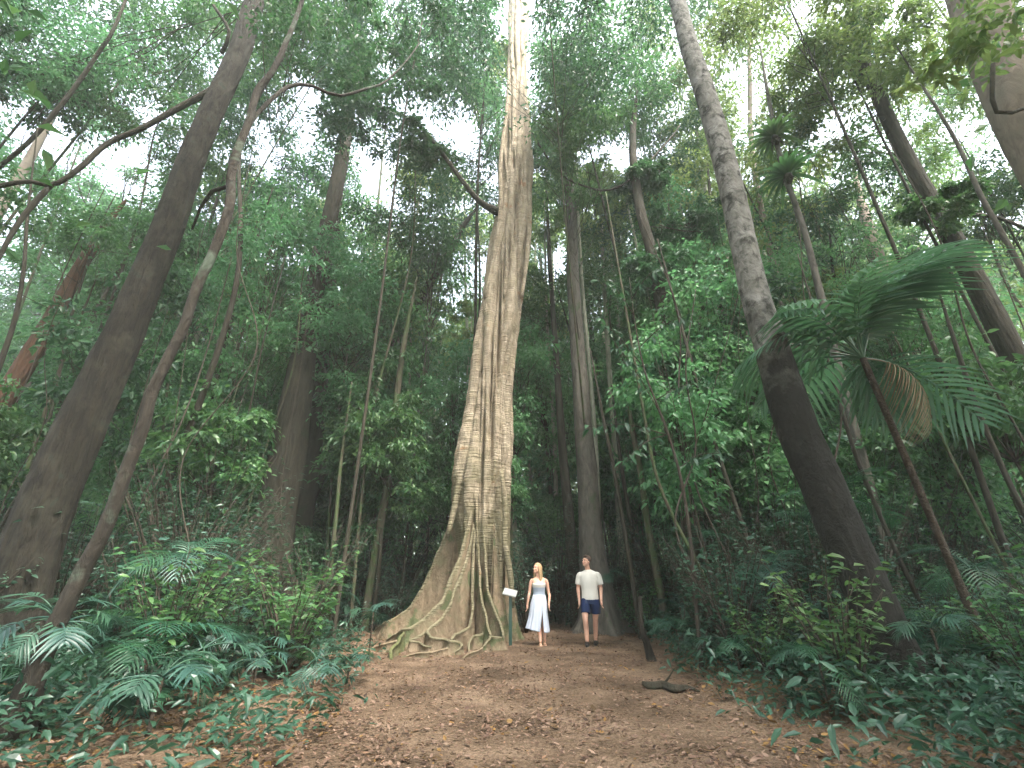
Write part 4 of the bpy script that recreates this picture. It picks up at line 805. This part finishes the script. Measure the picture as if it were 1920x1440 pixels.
# ---------------------------------------------------------------- people
SKIN_W = plain('skin_light', (.62, .36, .26), .5, .35, .06, 30, sss=.12); SKIN_M = plain('skin_tan', (.56, .32, .23), .5, .35, .06, 30, sss=.12)
BLONDE = plain('blonde_hair', (.42, .28, .15), .5, .4, .3, 60, .6); BROWNH = plain('brown_hair', (.07, .042, .028), .55, .4, .3, 60, .6)
WHITE = plain('white_cotton', (.56, .54, .49), .85, .2, .04, 8, .15); SKIRT = plain('pale_blue_cotton', (.47, .51, .59), .85, .2, .05, 8, .15); BAND = plain('grey_blue_cotton', (.30, .35, .42), .85, .2, .05, 8, .1)
NAVY = plain('navy_cotton', (.010, .020, .062), .85, .2, .15, 12, .2); SHOE = plain('dark_leather', (.02, .018, .016), .6, .4); TAN = plain('tan_leather', (.42, .26, .14), .6, .4); DARK = plain('dark_iris', (.02, .015, .012), .3, .5)
LIP = plain('lip', (.45, .16, .13), .5, .4)
def ell(c, r, n=14):
    th_ = np.linspace(0, 2 * np.pi, n * 2, endpoint=False); ph_ = np.linspace(0, np.pi, n + 1)[1:-1]
    V = [(c[0], c[1], c[2] + r[2])] + [(c[0] + r[0] * math.sin(p) * math.cos(t), c[1] + r[1] * math.sin(p) * math.sin(t), c[2] + r[2] * math.cos(p)) for p in ph_ for t in th_] + [(c[0], c[1], c[2] - r[2])]
    m = n * 2; k = len(ph_); Q = [(1 + i * m + j, 1 + (i + 1) * m + j, 1 + (i + 1) * m + (j + 1) % m, 1 + i * m + (j + 1) % m) for i in range(k - 1) for j in range(m)]
    T = [(0, 1 + j, 1 + (j + 1) % m) for j in range(m)] + [(1 + k * m, 1 + (k - 1) * m + (j + 1) % m, 1 + (k - 1) * m + j) for j in range(m)]
    return V, Q, T
def loft(rings, n=28, sub=5, fold=None):
    """rings: (cx, cy, z, rx, ry) horizontal ellipses, smoothly interpolated and capped"""
    A = np.array(rings, float); C, _ = spline(A[:, :3], np.ones(len(A)), sub * len(A)); 
    s = np.linspace(0, 1, sub * len(A)); seg = np.concatenate([[0], np.cumsum(np.linalg.norm(np.diff(A[:, :3], axis=0), axis=1))]); seg /= seg[-1]
    rx = np.interp(s, seg, A[:, 3]); ry = np.interp(s, seg, A[:, 4]); th_ = np.linspace(0, 2 * np.pi, n, endpoint=False); f = np.ones((len(s), n))
    if fold: f = f + fold(s[:, None], th_[None])
    V = np.stack([C[:, 0:1] + rx[:, None] * np.cos(th_) * f, C[:, 1:2] + ry[:, None] * np.sin(th_) * f, np.repeat(C[:, 2:3], n, 1)], -1).reshape(-1, 3); m = len(s)
    i = np.arange(m - 1)[:, None] * n; j = np.arange(n)[None]; Q = np.stack([i + j, i + (j + 1) % n, i + n + (j + 1) % n, i + n + j], -1).reshape(-1, 4)
    V = np.vstack([V, C[0], C[-1]]); a = np.arange(n); T = np.vstack([np.stack([(a + 1) % n, a, np.full(n, m * n)], -1), np.stack([(m - 1) * n + a, (m - 1) * n + (a + 1) % n, np.full(n, m * n + 1)], -1)])
    if A[0, 2] > A[-1, 2]: Q = Q[:, ::-1]; T = T[:, ::-1]
    return V, Q, T
def fuse(mb, name, mat, vox, smooth=4, fac=.5):
    """join the shapes into one continuous skin"""
    me = mb.build('tmp', mat); o = bpy.data.objects.new('tmp', me); COL.objects.link(o)
    r = o.modifiers.new('r', 'REMESH'); r.mode = 'VOXEL'; r.voxel_size = vox
    s = o.modifiers.new('s', 'SMOOTH'); s.iterations = smooth; s.factor = fac
    dg = bpy.context.evaluated_depsgraph_get(); out = bpy.data.meshes.new_from_object(o.evaluated_get(dg)); out.name = name
    bpy.data.objects.remove(o); out.polygons.foreach_set('use_smooth', np.ones(len(out.polygons), bool))
    if not out.materials: out.materials.append(mat)
    return out
def hand(mb, w, d, side, s=1.):
    """w wrist point, d direction down the hand, side = +1/-1 thumb towards -Y; relaxed curl"""
    w = np.array(w, float); d = unit(np.array(d, float)); f = np.array([0, -1., 0]); f = unit(f - d * f.dot(d)); o = np.cross(d, f) * 1.
    inn = o * side         # towards the thigh
    mb.add(*tube([w - d * .03, w + d * .02 * s, w + d * .085 * s], [.022 * s, .026 * s, .024 * s], 8, 12))
    for k, (q, ln, rr) in enumerate(((.027, .070, .0085), (.009, .078, .009), (-.010, .072, .0085), (-.027, .056, .0075))):
        b_ = w + d * .078 * s + f * q * s; c1 = b_ + d * ln * .5 * s + inn * .006; c2 = b_ + d * ln * .85 * s + inn * .022; c3 = b_ + d * ln * .98 * s + inn * .036
        mb.add(*tube([b_ - d * .02, c1, c2, c3], [rr * s, rr * s, rr * s * .9, rr * s * .7], 10, 8))
    tb = w + d * .022 * s + f * .02 * s; mb.add(*tube([tb, tb + (d * .6 + f * .7) * .032 * s, tb + (d * .9 + f * .55) * .06 * s + inn * .01], [.011 * s, .0105 * s, .008 * s], 8, 8))
def head(mb, c, yaw, pit, s=1.):
    """c = centre of skull; face looks -Y before yaw/pitch"""
    M = Matrix.Rotation(yaw, 3, 'Z') @ Matrix.Rotation(pit, 3, 'X'); M = np.array(M); c = np.array(c)
    def A(V, *F): mb.add((np.array(V) * s) @ M.T + c, *F)
    A(*ell((0, .012, .025), (.073, .092, .085))); A(*ell((0, -.018, -.045), (.056, .066, .072))); A(*ell((0, -.055, -.098), (.026, .028, .022)))   # skull, face, chin
    A(*ell((0, -.089, -.022), (.010, .012, .03), 8)); A(*ell((0, -.098, -.045), (.016, .014, .012), 8)); A(*ell((0, -.078, .022), (.05, .016, .012), 8))   # nose, brow
    A(*ell((0, -.083, -.072), (.024, .009, .009), 8)); A(*ell((.034, -.062, -.03), (.02, .02, .02), 8)); A(*ell((-.034, -.062, -.03), (.02, .02, .02), 8))
    A(*ell((.073, .012, -.018), (.010, .022, .03), 8)); A(*ell((-.073, .012, -.018), (.010, .022, .03), 8))
    return M, c
def face_bits(par, M, c, s, lips):
    for sx in (-1, 1):
        me = MB(); V, Q, T = ell((sx * .031, -.0835, -.002), (.012, .006, .0055), 8); me.add((np.array(V) * s) @ M.T + c, Q, T); obj('eye', me.build('eye', DARK), par)
    me = MB(); V, Q, T = ell((0, -.0905, -.073), (.021, .005, .006), 8); me.add((np.array(V) * s) @ M.T + c, Q, T); obj('lips', me.build('lips', lips), par)
def person_man():
    b = atz(1112, 1211, 0); t = thing('person', 'person in white t-shirt and navy shorts standing on the path, looking up left', 'person', b)
    t.rotation_euler = (0, 0, R(-10))
    mb = MB(); hc = (-.035, -.03, 1.675); M, c = head(mb, hc, R(-42), R(-14))
    mb.add(*tube([(-.01, .015, 1.40), (-.015, 0, 1.50), (-.03, -.01, 1.61)], [.062, .056, .055], 10, 16))
    mb.add(*loft([(0, 0, .86, .155, .105), (0, 0, .98, .15, .10), (0, .0, 1.12, .145, .10), (0, -.005, 1.27, .17, .115), (0, 0, 1.38, .18, .10), (0, .01, 1.435, .165, .07), (0, .01, 1.475, .09, .06), (0, .01, 1.51, .055, .05)]))
    hips = ((-.095, 0, .90), (.095, 0, .90))
    legs = (((-.095, .0, .88), (-.125, -.07, .70), (-.125, -.14, .49), (-.12, -.10, .32), (-.115, -.14, .09)), ((.095, 0, .88), (.095, .03, .70), (.085, .05, .49), (.075, .13, .32), (.06, .18, .09)))
    feet = []
    for L_ in legs:
        mb.add(*tube(L_, [.098, .082, .056, .055, .037], 26, 16)); a = np.array(L_[-1]); mb.add(*ell(a + (0, .01, -.045), (.036, .05, .045)))
        mb.add(*tube([a + (0, .02, -.055), a + (0, -.07, -.055), a + (-.005, -.16, -.07)], [.036, .037, .028], 8, 10)); feet.append(a)
    for sx in (-1, 1):
        P = [(sx * .16, .005, 1.405), (sx * .205, .01, 1.36), (sx * .245, .035, 1.14), (sx * .25, .01, 1.08), (sx * .238, -.045 - .07 * (sx > 0), .86 + .015 * (sx > 0))]
        mb.add(*tube(P, [.06, .055, .042, .042, .027], 22, 14)); hand(mb, P[-1], (sx * .06, -.12, -1), -sx)
    body = obj('body', fuse(mb, 'body', SKIN_M, .007), t)
    face_bits(body, M, c, 1., LIP)
    mb = MB()
    def fold(s, th_): return .02 * np.sin(5 * th_ + 9 * s) * s + .012 * np.sin(9 * th_ - 6 * s)
    mb.add(*loft([(0, .01, 1.50, .07, .065), (0, .008, 1.475, .115, .08), (0, .007, 1.445, .185, .09), (0, 0, 1.39, .205, .112), (0, -.005, 1.27, .19, .135), (0, 0, 1.10, .178, .128), (0, 0, .96, .182, .132), (0, 0, .885, .188, .135)], fold=fold))
    for sx in (-1, 1): mb.add(*tube([(sx * .12, .003, 1.395), (sx * .19, .009, 1.375), (sx * .222, .013, 1.30), (sx * .243, .018, 1.19)], [.062, .080, .074, .072], 14, 18))
    obj('t_shirt', fuse(mb, 't_shirt', WHITE, .009, 3), t)
    mb = MB(); mb.add(*loft([(0, 0, .97, .165, .12), (0, 0, .88, .178, .128), (0, 0, .80, .185, .125)]))
    for sx, lg in zip((-1, 1), legs): mb.add(*tube([(sx * .09, 0, .88), (sx * .105, -.02 + .02 * sx, .78), (sx * .11, -.03 + .06 * sx, .62)], [.11, .108, .105], 12, 20))
    obj('shorts', fuse(mb, 'shorts', NAVY, .009, 2), t)
    for a in feet:
        mb = MB(); mb.add(*tube([a + (0, .055, -.052), a + (0, 0, -.045), a + (-.002, -.09, -.055), a + (-.005, -.19, -.07)], [.034, .052, .047, .026], 16, 14)); V = np.vstack(mb.V); V[:, 2] = np.maximum(V[:, 2], .002); mb.V = [V.astype(np.float32)]
        obj('shoe', fuse(mb, 'shoe', SHOE, .006, 2), t)
    mb = MB(); V, Q, T = ell((0, .026, .05), (.087, .102, .095)); V = np.array(V); lim = (V[:, 1] < -.03) & (V[:, 2] < .045); V[lim] *= .6
    low = V[:, 2] < -.015; V[low] *= np.array([.9, .95, .7]); mb.add(V @ M.T + c, Q, T); V, Q, T = ell((.01, -.045, .10), (.055, .045, .03)); mb.add(np.array(V) @ M.T + c, Q, T)
    obj('hair', fuse(mb, 'hair', BROWNH, .006, 2), t)
def person_woman():
    b = atz(1013, 1211, 0); t = thing('person', 'person with long blonde hair in white strapless top and long pale skirt on the path', 'person', b)
    mb = MB(); s = .95; hc = (-.035, -.02, 1.535); M, c = head(mb, hc, R(-50), R(-8), .95)
    mb.add(*tube([(-.012, .01, 1.30), (-.015, 0, 1.39), (-.03, -.005, 1.48)], [.05, .045, .044], 10, 14))
    mb.add(*loft([(0, 0, .78, .155, .11), (0, 0, .88, .15, .105), (0, 0, 1.0, .115, .085), (0, -.005, 1.12, .125, .095), (0, -.01, 1.21, .14, .105), (0, .005, 1.28, .158, .075), (0, .01, 1.32, .14, .055), (0, .01, 1.35, .075, .05), (0, .01, 1.38, .045, .042)]))
    legs = (((-.085, 0, .80), (-.075, -.05, .60), (-.045, -.08, .44), (-.01, -.04, .28), (.0, -.09, .075)), ((.085, 0, .80), (.095, .01, .60), (.095, -.0, .44), (.10, .05, .28), (.095, .03, .075)))
    feet = []
    for L_ in legs:
        mb.add(*tube(L_, [.088, .07, .048, .047, .030], 24, 16)); a = np.array(L_[-1]); mb.add(*ell(a + (0, .01, -.035), (.028, .04, .036)))
        mb.add(*tube([a + (0, .02, -.045), a + (0, -.06, -.045), a + (.01, -.14, -.058)], [.029, .031, .022], 8, 10))
        for q in range(5): mb.add(*tube([a + (-.02 + q * .011, -.12, -.058), a + (-.022 + q * .012, -.165 + .006 * q, -.064)], [.009, .007], 4, 6))
        feet.append(a)
    for sx in (-1, 1):
        P = [(sx * .135, .005, 1.285), (sx * .175, .01, 1.24), (sx * .212, .03, 1.03), (sx * .228, .0, .97), ((-.262, .005, .78) if sx < 0 else (.205, -.09, .80))]
        mb.add(*tube(P, [.042, .041, .032, .031, .021], 20, 12)); hand(mb, P[-1], (-.12 if sx < 0 else -.05, -.1, -1), -sx, .88)
    body = obj('body', fuse(mb, 'body', SKIN_W, .0065), t); face_bits(body, M, c, .95, LIP)
    mb = MB(); mb.add(*loft([(0, -.005, 1.225, .150, .115), (0, -.012, 1.19, .155, .122), (0, -.008, 1.13, .142, .112)])); obj('top', fuse(mb, 'top', WHITE, .006, 2), t)
    mb = MB(); mb.add(*loft([(0, -.008, 1.135, .141, .112), (0, 0, 1.05, .128, .10), (0, 0, .975, .132, .102)])); obj('waistband', fuse(mb, 'waistband', BAND, .006, 2), t)
    # skirt with a front slit: an open wrapped sheet with folds
    n = 120; m = 40; z = np.linspace(.985, .30, m); V = []
    for i_, zz_ in enumerate(z):
        q = i_ / (m - 1); w = q ** 1.2; cx_ = -.055 * w
        rx = np.interp(q, [0, .25, .6, 1], [.134, .178, .20, .245]); ry = np.interp(q, [0, .25, .6, 1], [.104, .14, .17, .19])
        gap = max(0, q - .42) * .75; a0 = -math.pi / 2 + .38
        for k in range(n):
            a = a0 + gap / 2 + (2 * math.pi - gap) * k / (n - 1); f = 1 + w * (.06 * math.sin(9 * a + 1.5 * q) + .035 * math.sin(17 * a))
            hem = -.05 * w * math.cos(a + .4) * (1 if q > .6 else 0)
            V.append((cx_ + rx * f * math.cos(a), ry * f * math.sin(a), zz_ + hem * (q - .6) * 2.5 if q > .6 else zz_))
    i = np.arange(m - 1)[:, None] * n; j = np.arange(n - 1)[None]; Q = np.stack([i + j, i + n + j, i + n + j + 1, i + j + 1], -1).reshape(-1, 4)
    sk = obj('skirt', mesh('skirt', V, [Q], SKIRT), t); sm = sk.modifiers.new('thick', 'SOLIDIFY'); sm.thickness = .005; sm.offset = 1
    for a in feet:
        mb = MB(); V_, Q_, T_ = ell(a + (.003, -.05, -.068), (.042, .12, .010)); mb.add(V_, Q_, T_); mb.add(*tube([a + (-.033, -.09, -.06), a + (0, -.09, -.022), a + (.035, -.09, -.06)], [.009] * 3, 8, 6)); mb.add(*tube([a + (-.034, .01, -.05), a + (0, -.028, -.0), a + (.034, .01, -.05)], [.006] * 3, 8, 6))
        obj('sandal', mb.build('sandal', TAN), t)
    mb = MB(); V, Q, T = ell((0, .024, .035), (.082, .098, .09)); V = np.array(V); lim = (V[:, 1] < -.03) & (V[:, 2] < .045); V[lim] *= .6; mb.add(V @ M.T * .95 + c, Q, T)
    for k in range(16):
        a = R(-20 + 220 * k / 15); p0 = np.array([math.cos(a) * .066, .03 + math.sin(a) * .07, .04]) @ M.T + c; p1 = np.array([math.cos(a) * .080, .035 + math.sin(a) * .075, -.07]) @ M.T + c; p2 = p1 + np.array([.012 * math.cos(a), .012, -.12 - .03 * (k % 3)]); p3 = p2 + np.array([.0, -.01, -.07])
        mb.add(*tube([p0, p1, p2, p3], [.026, .025, .022, .010], 12, 8))
    obj('hair', fuse(mb, 'hair', BLONDE, .006, 2), t)
person_man(); person_woman()

# ---------------------------------------------------------------- haze
import bmesh
bm = bmesh.new(); bmesh.ops.create_cube(bm, size=1); me = bpy.data.meshes.new('haze'); bm.to_mesh(me); bm.free()
hm = bpy.data.materials.new('haze'); hm.use_nodes = True; hm.node_tree.nodes.clear(); pv = hm.node_tree.nodes.new('ShaderNodeVolumePrincipled'); mo = hm.node_tree.nodes.new('ShaderNodeOutputMaterial')
pv.inputs['Density'].default_value = HAZE; pv.inputs['Color'].default_value = (.86, .93, .90, 1); pv.inputs['Anisotropy'].default_value = .2; hm.node_tree.links.new(pv.outputs[0], mo.inputs['Volume']); me.materials.append(hm)
if HAZE > 0:
    hz = obj('haze', me, loc=(0, 550, 19)); hz.scale = (4600, 4600, 46); hz.location = (0, 700, 20.5); tag(hz, 'thin pale mist hanging between the trees', 'haze', kind='stuff')

# ---------------------------------------------------------------- labels of the repeats
ORD = ['first', 'second', 'third', 'fourth', 'fifth', 'sixth', 'seventh', 'eighth', 'ninth', 'tenth', 'eleventh', 'twelfth', 'thirteenth', 'fourteenth', 'fifteenth', 'sixteenth', 'seventeenth', 'eighteenth', 'nineteenth', 'twentieth']
def relabel(lst, desc, group, bands):
    """desc(band) + place; things are told apart by where they stand between the big trunks"""
    buckets = {}
    for o, kind, p in lst:
        px, py = proj(p); d = p.y; bi = next(i_ for i_, bb in enumerate(bands) if d < bb[0] or i_ == len(bands) - 1)
        z = 0 if px < 420 else 1 if px < 880 else 2 if px < 1450 else 3; buckets.setdefault((bi, z), []).append((px, o))
    zn = ['near the dark trunk at left', 'between the dark leaning trunk and giant fig', 'between giant fig and mottled trunk', 'right of the mottled trunk']
    for (bi, z), L_ in buckets.items():
        for k, (px, o) in enumerate(sorted(L_, key=lambda q: q[0])):
            o['label'] = f"{bands[bi][1]}, {ORD[k] if k < 20 else str(k + 1) + 'th'} from left {zn[z]}"; o['group'] = group
relabel([f for f in FOL if f[1] == 'understory_tree' ], None, 'slender understory trees among the big trunks', [(13, 'nearer leafy understory tree'), (17, 'middle distance understory tree'), (999, 'farther understory tree')])
relabel([f for f in FOL if f[1] == 'background_tree'], None, 'tall background trees', [(20, 'tall background tree'), (26, 'tall hazy tree'), (32, 'tall hazier tree farther back'), (999, 'farthest tall tree')])
relabel(PALMS, None, 'small palms in the undergrowth', [(8, 'small palm close by'), (12, 'small palm'), (16, 'small palm farther in'), (999, 'dim small palm far in')])
relabel(SH, None, 'leafy shrubs in the undergrowth', [(8, 'leafy shrub close by'), (12, 'leafy shrub'), (16, 'leafy shrub farther in'), (999, 'dim leafy shrub far in')])
relabel(YT, None, 'young trees filling the forest between the trunks', [(13, 'young tree'), (18, 'young tree deeper in'), (23, 'hazy young tree'), (999, 'farthest young tree')])
relabel(LI, None, 'thin lianas hanging to the forest floor', [(9, 'thin woody liana'), (999, 'thin woody liana farther in')])
relabel(FT, None, 'pale slender stems far back in the forest', [(19, 'pale slender stem'), (24, 'paler slender stem farther back'), (28, 'hazy slender stem'), (999, 'faintest far slender stem')])
